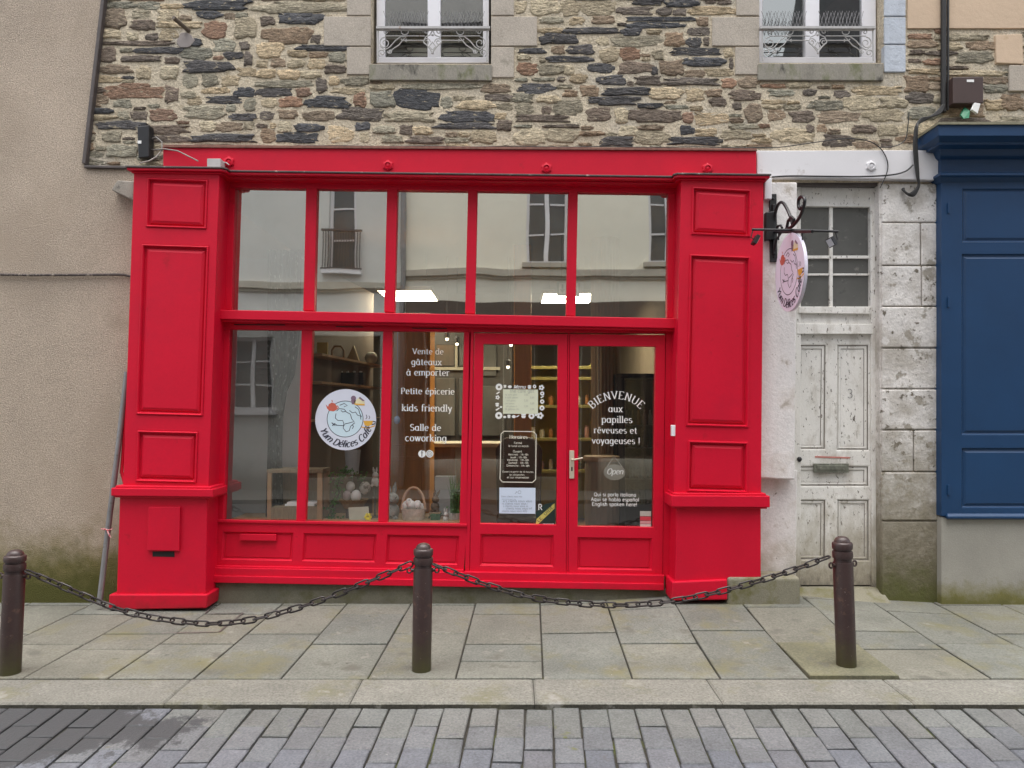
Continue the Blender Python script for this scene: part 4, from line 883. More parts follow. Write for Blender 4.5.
# pillars
def pillar(name, q, holes, boxq, ledge, plinth, chamfer=None):
    fm = quadmap(q, yp); bm = NB(); h = [uvr(q, r) for r in holes]
    plate(bm, fm, h, yp, 0.0)
    for x in h: ring(bm, fm, x, yp, PANEL)
    p = obj('pillar', bm, M_red, RS, bevel=.004)
    bm = NB(); pq(bm, boxq, yp - .012, 0.0); obj('pedestal', bm, M_red, p, bevel=.006)
    # ledge with a rounded nose
    bm = NB(); a, b, c, d = ledge
    x0, x1 = P(a, c, yp - .06).x, P(b, c, yp - .06).x; z1, z0 = P(a, c, yp - .06).z, P(a, d, yp - .06).z; zr1 = P(b, c + ledge_drop, yp - .06).z
    dz = zr1 - z1
    pl = [(x0, 0), (x0, yp - .06), (x1, yp - .06), (x1, 0)]
    for (o, za, zb) in ((0, z1 - .012, z0 + .008), (.022, z1 + .006, z1 - .014), (.016, z0 + .010, z0 - .006)):
        pp = [(x0 + o, 0), (x0 + o, yp - .06 + o), (x1 - o, yp - .06 + o), (x1 - o, 0)]
        va = [bm.verts.new((x, y, za + dz * (x - x0) / (x1 - x0))) for x, y in pp]; vb = [bm.verts.new((x, y, zb + dz * (x - x0) / (x1 - x0))) for x, y in pp]
        fs = [bm.faces.new(va), bm.faces.new(vb[::-1])] + [bm.faces.new((va[i], va[(i + 1) % 4], vb[(i + 1) % 4], vb[i])) for i in range(4)]
        bmesh.ops.recalc_face_normals(bm, faces=fs)
    obj('ledge', bm, M_red, p, bevel=.006)
    bm = NB(); pq(bm, plinth, yp - .04, 0.0); obj('plinth', bm, M_red, p, bevel=.010)
    return p
ledge_drop = 1.2
p1 = pillar('pillar', [(134, 168), (219.5, 171), (208.5, 488), (123, 486)], [(147.5, 178, 206.5, 230), (142, 245, 203, 417), (137.5, 431, 196.5, 483)],
            [(120, 486), (207.5, 489), (205.5, 600), (116.5, 598)], (111, 213, 486.5, 497), [(109, 594.5), (208, 594.5), (206.5, 608.5), (108, 610)])
ledge_drop = .5
p2 = pillar('pillar', [(681.5, 174), (763.5, 178), (761, 496), (674, 494)], [(692, 187, 750.5, 238), (689.5, 255, 748.5, 428.5), (688, 441, 747.5, 493)],
            [(677, 494), (761, 496), (761, 577), (675, 586)], (671.5, 770, 494, 508), [(672, 582), (727.5, 579.5), (727.5, 600), (671.5, 601)])
bm = NB(); pq(bm, [(148.5, 507), (180, 507), (179, 551), (147, 550.5)], yp - .034, yp - .012); fl_ = obj('meter_flap', bm, M_red, p1, bevel=.004)
bm = NB(); pq(bm, [(152.5, 551.4), (174.5, 551.4), (174.5, 557), (152.5, 556.6)], yp - .0135, yp - .005); obj('flap_slot', bm, mat('slot_dark', (.012, .010, .010), .8), p1)
bm = NB(); pq(bm, [(671.5, 425), (677, 425.3), (677, 436.5), (671.5, 436)], yp + .005, yp + .04); obj('door_buzzer', bm, M_white, p2, bevel=.004)
# side boxes of the near pillar where the paint edge curls
bm = NB(); tube(bm, [P(128, 384, -.08), P(122.5, 460, -.11), P(121.5, 472, -.12), P(125, 484, -.14)], .014, 8); obj('edge_bead', bm, M_red, p1, smooth=True)
# white lettering on the glass
yl = yg - .0025
for s, cx, by, w in (('Vente de', 428, 354.2, 31), ('gâteaux', 426.5, 365, 30), ('à emporter', 428, 375.6, 43), ('Petite épicerie', 427.7, 394.2, 53.5), ('kids friendly', 427, 411.3, 50), ('Salle de', 425.5, 430.7, 31), ('coworking', 426, 441.3, 41.5)):
    bm = NB(); flat_text(bm, s, cx, by, w, yl, 'serif', slope=.012, wt=.98); obj('vinyl_lettering', bm, M_vinyl, lowpane[2])
for cx, cz in ((422, 453.8), (429.7, 453.8)):
    c = P(cx, cz, yl); bm = NB(); disc(bm, lambda a, b, c=c: (c.x + a, yl - .001, c.z + b), 0, 0, .031, .031); obj('icon_disc', bm, M_vinyl, lowpane[2])
bm = NB(); o = P(422, 456.6, yl); k = .0068
text(bm, 'f', lambda a, b, l: (o.x + a * k, yl - .002, o.z + b * k), 'sans', wt=1.5)
c = P(429.7, 453.8, yl)
for rr in (.021, ):
    for (r1, r0) in ((.0225, .018), (.0105, .007)):
        n = 24; A1 = [bm.verts.new((c.x + r1 * math.cos(2 * math.pi * i / n), yl - .002, c.z + r1 * math.sin(2 * math.pi * i / n))) for i in range(n)]; A2 = [bm.verts.new((c.x + r0 * math.cos(2 * math.pi * i / n), yl - .002, c.z + r0 * math.sin(2 * math.pi * i / n))) for i in range(n)]
        for i in range(n): bm.faces.new((A1[i], A1[(i + 1) % n], A2[(i + 1) % n], A2[i]))
obj('social_icon', bm, mat('icon_grey', (.30, .28, .27), .6), lowpane[2])
yl2 = yg - .0045
bm = NB(); c = P(616.5, 431, yl2); sc_ = P(617.5, 400, yl2).x - P(616.5, 400, yl2).x
arc_text(bm, 'BIENVENUE', (0, 0), 32.5 * sc_, 90, 7.6 * sc_ / 7.2, lambda x, y, l: (c.x + x, yl2 - .0004 - l * .00006, c.z + y - .003), 'serif', gap=.45, wt=.92); obj('vinyl_lettering', bm, M_vinyl, d2)
for s, cx, by, w in (('aux', 615.5, 412, 14), ('papilles', 617, 422.8, 30.5), ('rêveuses et', 615.5, 433.3, 43), ('voyageuses !', 616, 443.8, 48)):
    bm = NB(); flat_text(bm, s, cx, by, w, yl2, 'serif', slope=.012, wt=.98); obj('vinyl_lettering', bm, M_vinyl, d2)
for s, cx, by, w in (('Qui si parla italiano', 615, 496.3, 42), ('Aquí se habla español', 615, 501.2, 48), ('English spoken here!', 614.5, 506, 45)):
    bm = NB(); flat_text(bm, s, cx, by, w, yl2, 'sans', slope=.012, wt=1.25); obj('vinyl_lettering', bm, M_vinyl, d2)
bm = NB()
for s, cx, by, w in (('Horaires', 518.5, 438.6, 18), ('Fermé', 518, 444, 8), ('le lundi et mardi', 518.5, 447, 20), ('Ouvert', 517.5, 452.5, 9), ('Mercredi : 11h-18h', 518.3, 455.4, 20), ('Jeudi : 11h-18h', 518.5, 458.3, 17), ('Vendredi : 11h-18h', 518, 461, 22), ('Samedi : 11h-19h', 518.5, 463.8, 20), ('Dimanche : 11h-18h', 518, 466.6, 23), ('Ouvert à partir de 10 heures', 517.8, 472.6, 31), ('les dimanches', 517, 475.6, 15), ('et sur réservation', 518, 478.4, 22)):
    flat_text(bm, s, cx, by, w, yl2, 'serif' if by < 440 else 'sans', slope=.012, wt=1.2)
fr = [(504, 431.2), (533.5, 431.6), (536.2, 434.5), (535.6, 479.5), (532.5, 482.4), (502.5, 482), (500, 479.2), (501, 434)]
w_ = [P(a, b, yl2) for a, b in fr] ; w_.append(w_[0])
for a, b in zip(w_, w_[1:]):
    d = (b - a).normalized(); nr = Vector((-d.z, 0, d.x)) * .0035
    bm.faces.new([bm.verts.new(v) for v in (a + nr, b + nr, b - nr, a - nr)])
obj('opening_hours', bm, mat('cream_vinyl', (.74, .69, .58), .5, .02), d1)
# ------------------------------------------------------------------ stickers, papers and signs on the glass
def logo(bm, fm, R_, mats_from=0):
    """round cafe badge: 0 disc, 1 ink, 2 pale globe, 3 red, 4 ochre, 5 mauve, 6 cream. fm(x,y,lift)"""
    f = lambda l: (lambda a, b: fm(a, b, l))
    disc(bm, f(0), 0, 0, R_, R_, 0, 56)
    disc(bm, f(1), -.02 * R_, .02 * R_, .60 * R_, .60 * R_, 2, 48)
    n = 48; g = .60 * R_
    for k in range(n):
        a, b = 2 * math.pi * k / n, 2 * math.pi * (k + 1) / n
        bm.faces.new([bm.verts.new(fm(-.02 * R_ + r * math.cos(t), .02 * R_ + r * math.sin(t), 2)) for r, t in ((g, a), (g, b), (g * .965, b), (g * .965, a))]).material_index = 1
    def line(pts, w=.022, mi=1): stroke(bm, [(a * R_, b * R_) for a, b in pts], lambda a, b, l: fm(a, b, 3 + l * .1), w * R_, w * R_, mi)
    line([(-.30, .28), (-.22, .36), (-.05, .34), (.02, .25), (.15, .18), (.20, .02), (.28, -.06), (.15, -.1), (-.02, -.14), (-.05, -.20), (-.32, -.18)])
    line([(-.32, .20), (-.34, .05), (-.25, -.03), (-.1, -.03), (-.06, -.12), (-.08, -.28), (.02, -.40), (.12, -.36), (.16, -.22), (.30, -.10)])
    line([(.12, .30), (.22, .22), (.32, .25), (.38, .15), (.48, .12), (.50, .0)]); line([(.3, .42), (.42, .34), (.46, .2), (.52, .08)])
    line([(-.2, .47), (-.05, .53), (.05, .46), (-.06, .42)]); line([(-.16, .30), (-.1, .25), (0, .27)]); line([(.22, -.30), (.26, -.22), (.22, -.18)]); line([(-.46, -.10), (-.36, -.18), (-.30, -.16)], .03); line([(-.44, -.2), (-.34, -.12)], .03)
    def poly(pts, mi, l=4): bm.faces.new([bm.verts.new(fm(a * R_, b * R_, l)) for a, b in pts]).material_index = mi
    poly([(-.66, .50), (-.58, .42), (-.56, .50), (-.46, .56), (-.36, .53), (-.28, .42), (-.30, .32), (-.40, .27), (-.54, .29), (-.61, .36)], 3); line([(-.44, .58), (-.46, .64)], .03, 3); line([(-.28, .46), (-.24, .40), (-.29, .34)], .03, 3)
    poly([(.26, .60), (.30, .52), (.62, .50), (.62, .60), (.44, .74), (.38, .68)], 6); poly([(.26, .58), (.30, .48), (.62, .46), (.62, .51), (.30, .53)], 4, 5); poly([(.62, .62), (.46, .75), (.42, .70), (.56, .60)], 5, 5)
    disc(bm, f(5), .25 * R_, .70 * R_, .085 * R_, .085 * R_, 5, 14); poly([(.17, .64), (.33, .64), (.30, .50), (.20, .50)], 5, 4); line([(.20, .62), (.22, .52)], .02, 6); line([(.28, .62), (.28, .52)], .02, 6)
    poly([(.58, -.04), (.90, -.04), (.86, -.16), (.74, -.22), (.62, -.18)], 4); line([(.88, -.06), (.97, -.07), (.96, -.14), (.84, -.16)], .035, 1); line([(.52, -.24), (.72, -.28), (.96, -.20)], .035, 4); line([(.66, .02), (.70, .08), (.67, .16)], .02); line([(.76, .02), (.79, .07), (.76, .13)], .02)
    arc_text(bm, 'Yum Délices Café', (0, 0), .90 * R_, -90, .215 * R_ / 7.2, lambda a, b, l: fm(a, b, 6 + l * .1), 'script', inward=True, gap=.35, mi=1, wt=1.45)
LM = [mat('badge_white', (.68, .70, .80), .45, .02), M_ink, mat('badge_globe', (.60, .74, .82), .45, .02), mat('badge_red', (.55, .12, .08), .5), mat('badge_ochre', (.72, .40, .06), .5), mat('badge_mauve', (.22, .14, .20), .5), mat('badge_cream', (.75, .68, .45), .5)]
c = P(345.8, 419.6, yg); rr = P(376.3, 419.6, yg).x - c.x
bm = NB(); logo(bm, lambda a, b, l: (c.x + a, yg - .003 - l * .0003, c.z + b), rr)
tag(obj('round_sticker', bm, LM), 'round white badge sticker with a globe drawing on the shop window glass', 'sticker')
# menu in a frame of white pastry drawings
t = thing('menu_poster', 'cream menu sheet framed by little white cakes on the glass door', 'poster', tuple(P(520, 418, yg)))
bm = NB(); pq(bm, [(503, 389.3), (538, 389.6), (538, 414), (503, 413.7)], yl2 - .002, yl2 - .0008); obj('paper', bm, mat('cream_paper', (.68, .70, .53), .8, .03), t)
bm = NB()
for k, (xa, xb) in enumerate(((510, 534), (505, 517), (505, 518), (506, 516), (505, 515), (506, 517), (505, 519))):
    y = 392.5 + k * 2.9; flat_text(bm, 'thé café gâteau du jour'[k:k + 12], (xa + xb) / 2, y, xb - xa, yl2 - .0026, 'sans', wt=1)
for k in range(6): flat_text(bm, '3,50', 526 + (k % 2) * 6, 395.5 + k * 2.9, 4, yl2 - .0026, 'sans')
obj('menu_lines', bm, mat('faint_ink', (.42, .43, .36), .7), t)
def pastry(px, py, r, kind):
    bm = NB()
    c = P(px, py, yl2); k = P(px + 1, py, yl2).x - c.x
    f = lambda a, b: (c.x + a * k, yl2 - .001 - kind * .0001, c.z + b * k)
    if kind == 0:      # ring cake
        n = 14; 
        A1 = [bm.verts.new(f(r * math.cos(2 * math.pi * i / n), r * math.sin(2 * math.pi * i / n))) for i in range(n)]; A2 = [bm.verts.new(f(r * .35 * math.cos(2 * math.pi * i / n), r * .35 * math.sin(2 * math.pi * i / n))) for i in range(n)]
        for i in range(n): bm.faces.new((A1[i], A1[(i + 1) % n], A2[(i + 1) % n], A2[i]))
    elif kind == 1: disc(bm, f, 0, 0, r, r * .75, 0, 12)
    elif kind == 2:    # cup cake
        bm.faces.new([bm.verts.new(f(*p)) for p in ((-r * .6, -r), (r * .6, -r), (r * .9, 0), (-r * .9, 0))]); disc(bm, f, 0, r * .45, r, r * .42, 0, 10)
    elif kind == 3:    # eclair, aslant
        bm.faces.new([bm.verts.new(f(*p)) for p in ((-r, -r * .2), (-r * .5, -r * .7), (r, r * .4), (r * .6, r * .8))])
    else:
        for q in range(5): a = 2 * math.pi * q / 5; disc(bm, f, r * .6 * math.cos(a), r * .6 * math.sin(a), r * .38, r * .38, 0, 8)
    obj('pastry_drawing', bm, M_vinyl, t)
for px, py, r, k in ((499, 387, 3.4, 0), (505, 386.2, 1.5, 2), (509.8, 386.8, 2, 1), (529.5, 386.8, 2, 2), (534.5, 386.5, 1.8, 0), (541.5, 387.6, 3, 4), (542.2, 393.5, 2.1, 0), (542.2, 397, 1.8, 3), (542.2, 401.6, 2.2, 0), (542, 408, 2.5, 0),
                     (498, 393, 2, 3), (497.6, 397.4, 2.3, 4), (497.2, 404.5, 2, 2), (497.6, 409.3, 2.2, 3), (501, 407, 1.3, 1), (498.8, 415.5, 3.6, 0), (504.7, 417, 1.6, 1), (509, 416.2, 1.8, 2), (513.8, 416.6, 2.1, 1), (517.7, 416.3, 1.6, 3), (523.5, 415.5, 2.6, 2), (531.5, 416, 3, 0), (540.2, 415.6, 3.6, 4), (536, 415, 1.5, 1)):
    pastry(px, py, r, k)
bm = NB(); flat_text(bm, 'Menu', 519.5, 388.6, 12, yl2, 'script', wt=1.4)
obj('menu_heading', bm, M_vinyl, t)
t = thing('notice_paper', 'white printed notice taped low on the glass door', 'paper', tuple(P(517, 513, yg)))
bm = NB(); pq(bm, [(499.4, 487.6), (535.5, 487.9), (535.3, 513.8), (499.2, 513.4)], yl2 - .002, yl2 - .0008); obj('sheet', bm, mat('white_paper', (.60, .67, .80), .8, .02), t)
bm = NB()
for k, (xa, xb) in enumerate(((501, 522), (502, 516), (503, 533), (502, 528), (503, 528), (505, 532), (502, 527))):
    y = 497.2 + k * 2.45; flat_text(bm, 'Chers clients nous vous informons'[k:k + 22], (xa + xb) / 2, y, xb - xa, yl2 - .0026, 'sans', wt=1.1)
o = P(518.5, 493.6, yl2); k = .004
for r_, w in ((.013, .003),): stroke(bm, [(r_ * math.cos(a * .5), r_ * math.sin(a * .5)) for a in range(13)], lambda a, b, l: (o.x + .008 + a, yl2 - .0027, o.z + .012 + b), w, w)
stroke(bm, [(-.03, .0), (-.015, .012), (-.02, .02)], lambda a, b, l: (o.x + a, yl2 - .0027, o.z + b), .004, .004)
obj('printed_lines', bm, mat('print_ink', (.25, .29, .36), .7), t)
# dark guide sticker in the corner
t = thing('guide_sticker', 'dark green corner sticker with a yellow diagonal band on the door glass', 'sticker', tuple(P(546, 525, yg)))
bm = NB(); card(bm, [XZ(535.5, 525, yl2), XZ(555, 525.3, yl2), XZ(555, 502, yl2), XZ(545, 504, yl2), XZ(536, 512, yl2)], yl2 - .0005); obj('backing', bm, mat('dark_green_vinyl', (.018, .035, .030), .35), t)
bm = NB(); card(bm, [XZ(535.5, 525, yl2), XZ(536.6, 519, yl2), XZ(554.6, 503, yl2), XZ(554.6, 508.5, yl2), XZ(537, 525.2, yl2)], yl2 - .0009); obj('band', bm, mat('yellow_vinyl', (.52, .48, .12), .45), t)
bm = NB(); o = P(540.2, 510, yl2); k = .0066; text(bm, 'R', lambda a, b, l: (o.x + a * k, yl2 - .0012, o.z + b * k), 'sans', wt=1.3)
flat_text(bm, 'recommandé', 548.5, 524.6, 11, yl2 - .0008, 'sans', wt=1.3); obj('letters', bm, M_vinyl, t)
bm = NB(); a = P(538.8, 522.4, yl2); b = P(553.5, 507.6, yl2); d = (b - a); L_ = d.length; d /= L_; up = Vector((-d.z, 0, d.x)); s = 'LE GUIDE'; k = L_ / text_width(s)
text(bm, s, lambda p, q, l: tuple(a + d * p * k + up * (q * k * .7) + Vector((0, -.0014, 0))), 'sans', centre=False, wt=1.1); obj('band_letters', bm, M_ink, t)
# hanging open sign behind the glass
t = thing('open_sign', 'round grey plaque reading open, hung by a string inside the door glass', 'sign', tuple(P(615, 481, .05)))
c = P(614.5, 472.3, .045); k = P(615.5, 472, .045).x - c.x
bm = NB(); vs = [(c.x + 10.8 * k * math.cos(2 * math.pi * i / 32), c.z + 7.8 * k * math.sin(2 * math.pi * i / 32)) for i in range(32)]; prism(bm, vs, .040, .050); obj('plaque', bm, mat('slate_plaque', (.24, .225, .195), .6, .1), t)
bm = NB(); o = P(614.8, 474.2, .04); kk = 16.5 * k / text_width('Open', .2)
text(bm, 'Open', lambda a, b, l: (o.x + a * kk, .0385 - l * .00005, o.z + b * kk), 'script', gap=.2, wt=1.7); obj('writing', bm, M_vinyl, t)
bm = NB(); tube(bm, [P(607, 467, .045), P(614, 456, .045), P(623, 468, .045)], .003, 5); obj('string', bm, mat('string', (.45, .42, .36), .9), t)
t = thing('card_stickers', 'small stack of red and white payment stickers low on the door glass', 'sticker', tuple(P(645, 527, yg)))
for nm, cc, y0, y1 in (('grey_label', (.45, .43, .38), 511, 516), ('red_label', (.55, .05, .07), 516.4, 520.4), ('pink_label', (.55, .30, .30), 520.8, 523.6), ('pale_label', (.55, .55, .50), 524, 527.6)):
    bm = NB(); card(bm, [XZ(640, y0, yl2), XZ(651, y0 + .2, yl2), XZ(651, y1 + .2, yl2), XZ(640, y1, yl2)], yl2 - .001)
    if nm == 'red_label': pass
    obj(nm, bm, mat(nm, cc, .5, .06, 60), t)
# ------------------------------------------------------------------ bollards and chains
bt = thing('bollard', 'brown steel bollard with domed cap in front of the beige roughcast wall', 'bollard', group='bollards along the kerb')
BH = .79
bm = NB(); lathe(bm, [(.060, -.06), (.060, BH - .165), (.0585, BH - .155)], 28); obj('post', bm, M_boll, bt, smooth=True)
bm = NB(); lathe(bm, [(.056, BH - .166), (.053, BH - .150), (.053, BH - .132), (.060, BH - .130), (.0615, BH - .118), (.0615, BH - .100), (.060, BH - .090), (.053, BH - .088), (.053, BH - .078), (.060, BH - .076), (.0615, BH - .066), (.0615, BH - .044), (.058, BH - .038), (.048, BH - .034), (.045, BH - .022), (.036, BH - .010), (.022, BH - .002), (.001, BH)], 28); obj('cap', bm, M_boll, bt, smooth=True)
for s in (-1, 1):
    bm = NB(); tube(bm, [(s * .056, 0, BH - .17), (s * .074, 0, BH - .17)], .012, 10)
    tube(bm, [(s * (.086 + .014 * math.cos(R(a))), 0, BH - .17 + .016 * math.sin(R(a))) for a in range(0, 361, 40)], .006, 6); obj('chain_lug', bm, M_boll, bt, smooth=True)
def dup(root, label):
    r = root.copy(); COL.objects.link(r); r['label'] = label
    for ch in [c for c in bpy.data.objects if c.parent == root]:
        c = ch.copy(); COL.objects.link(c); c.parent = r
    return r
b2 = dup(bt, 'brown steel bollard with domed cap in front of the red shopfront, between both chains')
b3 = dup(bt, 'brown steel bollard with domed cap and worn spot in front of the old white door')
BP = []
for b, (px, py, tx, ty) in zip((bt, b2, b3), ((10, 676, 15.5, 549.5), (421.5, 673, 423.5, 543), (846.5, 671, 841.5, 536))):
    g = G(px, py); g = G(px, py - 3); b.location = g; top = P(tx, ty, g.y)
    b.rotation_euler = (0, math.atan2(top.x - g.x, top.z - g.z), R(7 * len(BP))); sc_ = (top.z - g.z) / BH; b.scale = (1, 1, sc_); BP.append((g, top))
def chain(pts, label):
    pts = [Vector(p) for p in pts]
    # smooth curve through the points, resampled at the pitch of the links
    cv = []
    for i in range(len(pts) - 1):
        p0, p1, p2, p3 = pts[max(i - 1, 0)], pts[i], pts[i + 1], pts[min(i + 2, len(pts) - 1)]
        for k in range(24):
            t = k / 24; cv.append(.5 * ((2 * p1) + (p2 - p0) * t + (2 * p0 - 5 * p1 + 4 * p2 - p3) * t * t + (3 * p1 - p0 - 3 * p2 + p3) * t ** 3))
    cv.append(pts[-1]); d = [0]
    for a, b in zip(cv, cv[1:]): d.append(d[-1] + (b - a).length)
    n = round(d[-1] / .074); bm = NB(); rc = random.Random(1)
    def at(s):
        s = min(max(s, 0), d[-1] - 1e-6); i = next(k for k in range(len(d) - 1) if d[k + 1] >= s); t = (s - d[i]) / max(1e-9, d[i + 1] - d[i]); return cv[i].lerp(cv[i + 1], t)
    for k in range(n):
        s = d[-1] * (k + .5) / n; o = at(s); t = (at(s + .02) - at(s - .02)).normalized()
        ax = t.cross(Vector((0, 1, 0))).normalized(); bx = t.cross(ax).normalized()
        ang = (R(12) if k % 2 else R(102)) + rc.uniform(-.25, .25); w = ax * math.cos(ang) + bx * math.sin(ang); nn = t.cross(w).normalized()
        hl, hw, r = .030, .0180, .0058
        path = [o + t * (hl + hw * math.cos(R(a))) + w * hw * math.sin(R(a)) for a in (90, 60, 30, 0, -30, -60, -90)] + [o - t * (hl + hw * math.cos(R(a))) - w * hw * math.sin(R(a)) for a in (90, 60, 30, 0, -30, -60, -90)]
        rings = []
        m = len(path)
        for i, p in enumerate(path):
            tg = (path[(i + 1) % m] - path[i - 1]).normalized(); sd = tg.cross(nn).normalized()
            rings.append([bm.verts.new(p + (sd * math.cos(R(q)) + nn * math.sin(R(q))) * r) for q in range(0, 360, 60)])
        fs = []
        for i in range(m):
            a, b = rings[i], rings[(i + 1) % m]
            for q in range(6): fs.append(bm.faces.new((a[q], a[(q + 1) % 6], b[(q + 1) % 6], b[q])))
        bmesh.ops.recalc_face_normals(bm, faces=fs)
    tag(obj('chain', bm, M_chain, smooth=True), label, 'chain', 'chains between the bollards')
def cpts(px, ya, yb):
    x0, x1 = px[0][0], px[-1][0]
    return [P(x, y, ya + (yb - ya) * (x - x0) / (x1 - x0)) for x, y in px]
ya, yb2, yc = BP[0][0].y, BP[1][0].y, BP[2][0].y
chain(cpts([(27, 571), (50, 581), (80, 594), (115, 608), (150, 617), (190, 622.5), (215, 623.5), (250, 620), (290, 610), (330, 597), (370, 581), (411, 564)], ya, yb2), 'rusty sagging chain from the bollard at the beige wall to the middle bollard')
chain(cpts([(434, 564.5), (460, 575), (490, 586), (530, 597), (575, 603), (620, 605), (665, 602), (705, 595), (745, 585), (790, 571), (828, 557)], yb2, yc), 'rusty sagging chain from the middle bollard to the bollard at the white door')
# inspection cover let into the pavement: four dark joint strips round two slabs
bm = NB()
def gstrip(a, b, w):
    A_, B_ = G(*a), G(*b); d = (B_ - A_).normalized(); nr = Vector((-d.y, d.x, 0)) * w
    v = [A_ + nr, B_ + nr, B_ - nr, A_ - nr]
    bm.faces.new([bm.verts.new(p + Vector((0, 0, .0062))) for p in v])
for a, b in (((161, 634), (219, 632.6)), ((219, 632.6), (243, 613.5)), ((243, 613.5), (205, 614)), ((205, 614), (216, 604))): gstrip(a, b, .006)
recalc(bm); tag(obj('inspection_cover', bm, M_lead), 'dark rim of an inspection cover set in the pavement slabs before the red pillar', 'cover')
bm = NB(); rl = random.Random(9)
# ------------------------------------------------------------------ leaning pole with a tape
t = thing('metal_pole', 'grey metal pole leaning at the corner between beige wall and red pillar', 'pole', tuple(P(100, 601, -.10)))
bm = NB(); tube(bm, [P(99.5, 603, -.24), P(108, 530, -.20), P(118, 450, -.14), P(127, 372, -.07)], .022, 14); obj('pole', bm, M_galv, t, smooth=True)
bm = NB()
c = P(108.3, 529, -.20); 
prof = [(c + Vector((.028 * math.cos(R(a)), .028 * math.sin(R(a)), .004 * math.sin(R(a * 2))))) for a in range(0, 361, 30)]; tube(bm, prof, .005, 5)
tube(bm, [c + Vector((.005, -.028, 0)), c + Vector((.02, -.035, -.03)), c + Vector((.04, -.032, -.065))], .006, 5); tube(bm, [c + Vector((-.01, -.028, 0)), c + Vector((-.04, -.035, .005))], .006, 5)
obj('tape', bm, mat('red_white_tape', (.62, .36, .36), .5, .3, 60, col2=(.55, .05, .06), thr=(70, .5, .05)), t)
# ------------------------------------------------------------------ hanging sign on its wrought iron bracket
XS = 2.16
t = thing('hanging_sign', 'round white cafe sign hanging from a black wrought iron bracket', 'sign', (XS, -.12, P(775, 225, -.12).z))
zz = lambda py, y: P(512, py, y).z
def S(y, py, dx=0): return (XS + dx, y, zz(py, y))
bm = NB(); box(bm, XS - .03, XS + .03, -.136, -.118, zz(262, -.13), zz(194, -.13))
for py in (199, 206, 251, 257): blob(bm, (XS, -.138, zz(py, -.13)), .012, 1)
box(bm, XS - .012, XS + .012, -.16, -.13, zz(255, -.13), zz(205, -.13))
obj('wall_plate', bm, M_black, t, bevel=.004)
bm = NB(); rI = .0125
tube(bm, [S(-.13, 232), S(-.92, 231.5)], rI, 8)
tube(bm, spline([S(-.15, 225), S(-.19, 212), S(-.27, 203.5), S(-.36, 203), S(-.45, 210), S(-.52, 219), S(-.55, 226)]), rI, 8)
tube(bm, spline([S(-.42, 229.5), S(-.55, 226), S(-.68, 218), S(-.76, 208), S(-.79, 200), S(-.74, 196.5), S(-.68, 199.5), S(-.67, 206), S(-.71, 209), S(-.745, 206)]), rI, 8)
tube(bm, [S(-.42, 229.5), S(-.46, 221), S(-.53, 217), S(-.58, 219.5), S(-.56, 224)], rI, 8)
tube(bm, [S(-.2, 231), S(-.24, 226), S(-.3, 225.5), S(-.33, 228)], rI * .8, 6)
tube(bm, [S(-.16, 250), S(-.2, 240), S(-.3, 233)], rI * .8, 6)
for y in (-.25, -.74): tube(bm, [S(y, 232), S(y, 240)], .006, 6)
obj('bracket', bm, M_black, t, smooth=True)
bm = NB(); cz = zz(272.5, -.5); yy = -.5; Rd = .302
vs0 = [bm.verts.new((XS - .012, yy + Rd * math.cos(2 * math.pi * k / 56), cz + Rd * math.sin(2 * math.pi * k / 56))) for k in range(56)]
vs1 = [bm.verts.new((XS + .012, yy + Rd * math.cos(2 * math.pi * k / 56), cz + Rd * math.sin(2 * math.pi * k / 56))) for k in range(56)]
fs = [bm.faces.new(vs0), bm.faces.new(vs1)] + [bm.faces.new((vs0[k], vs0[(k + 1) % 56], vs1[(k + 1) % 56], vs1[k])) for k in range(56)]; bmesh.ops.recalc_face_normals(bm, faces=fs)
LM2 = [mat('sign_white', (.80, .76, .88), .45, .02)] + LM[1:2] + [mat('sign_globe', (.78, .75, .88), .45, .02)] + LM[3:]
bd = obj('board', bm, LM2[0], t)
bm = NB(); logo(bm, lambda a, b, l: (XS - .0125 - .0006 - l * .0003, yy - a, cz + b), Rd * .995); obj('painted_emblem', bm, LM2, bd)
bm = NB(); logo(bm, lambda a, b, l: (XS + .0125 + .0006 + l * .0003, yy + a, cz + b), Rd * .995); obj('painted_emblem', bm, LM2, bd)
bm = NB(); yc_ = -.55; xa, xb = P(752, 229.5, yc_), P(838, 231.5, yc_); tube(bm, [(xa.x, yc_, xa.z), (XS, yc_, xa.z - .004), (xb.x, yc_, xb.z)], .010, 8); obj('lamp_bar', bm, M_black, t, smooth=True)
for (xx, s, px, py) in ((xa.x + .02, 1, 755.5, 240), (xb.x - .035, -1, 831.5, 242)):
    c = P(px, py, yc_); bm = NB(); tube(bm, [(xx - s * .01, yc_, xa.z), (xx - s * .03, yc_ , c.z + .02), (c.x, yc_, c.z)], .005, 6)
    ax = Vector((s * .85, -.25 if s < 0 else 0, -.45)).normalized(); side = ax.cross(Vector((0, 1, 0))).normalized(); uy = side.cross(ax)
    def bx(bm, o, a, b, d, hx): 
        v = []
        for e in (-1, 1):
            for p, q in ((-1, -1), (1, -1), (1, 1), (-1, 1)): v.append(bm.verts.new(o + ax * e * hx + side * p * a + uy * q * b))
        fs = [bm.faces.new([v[i] for i in f]) for f in ((0, 1, 2, 3), (4, 5, 6, 7), (0, 1, 5, 4), (1, 2, 6, 5), (2, 3, 7, 6), (3, 0, 4, 7))]; bmesh.ops.recalc_face_normals(bm, faces=fs)
    bx(bm, Vector(c), .036, .036, 0, .014); sp = obj('spotlight', bm, M_black, t, bevel=.004)
    bm = NB(); bx(bm, Vector(c) + ax * .0155, .029, .029, 0, .0015); obj('lens', bm, mat('lamp_lens', (.55, .58, .58), .2, .02), sp)
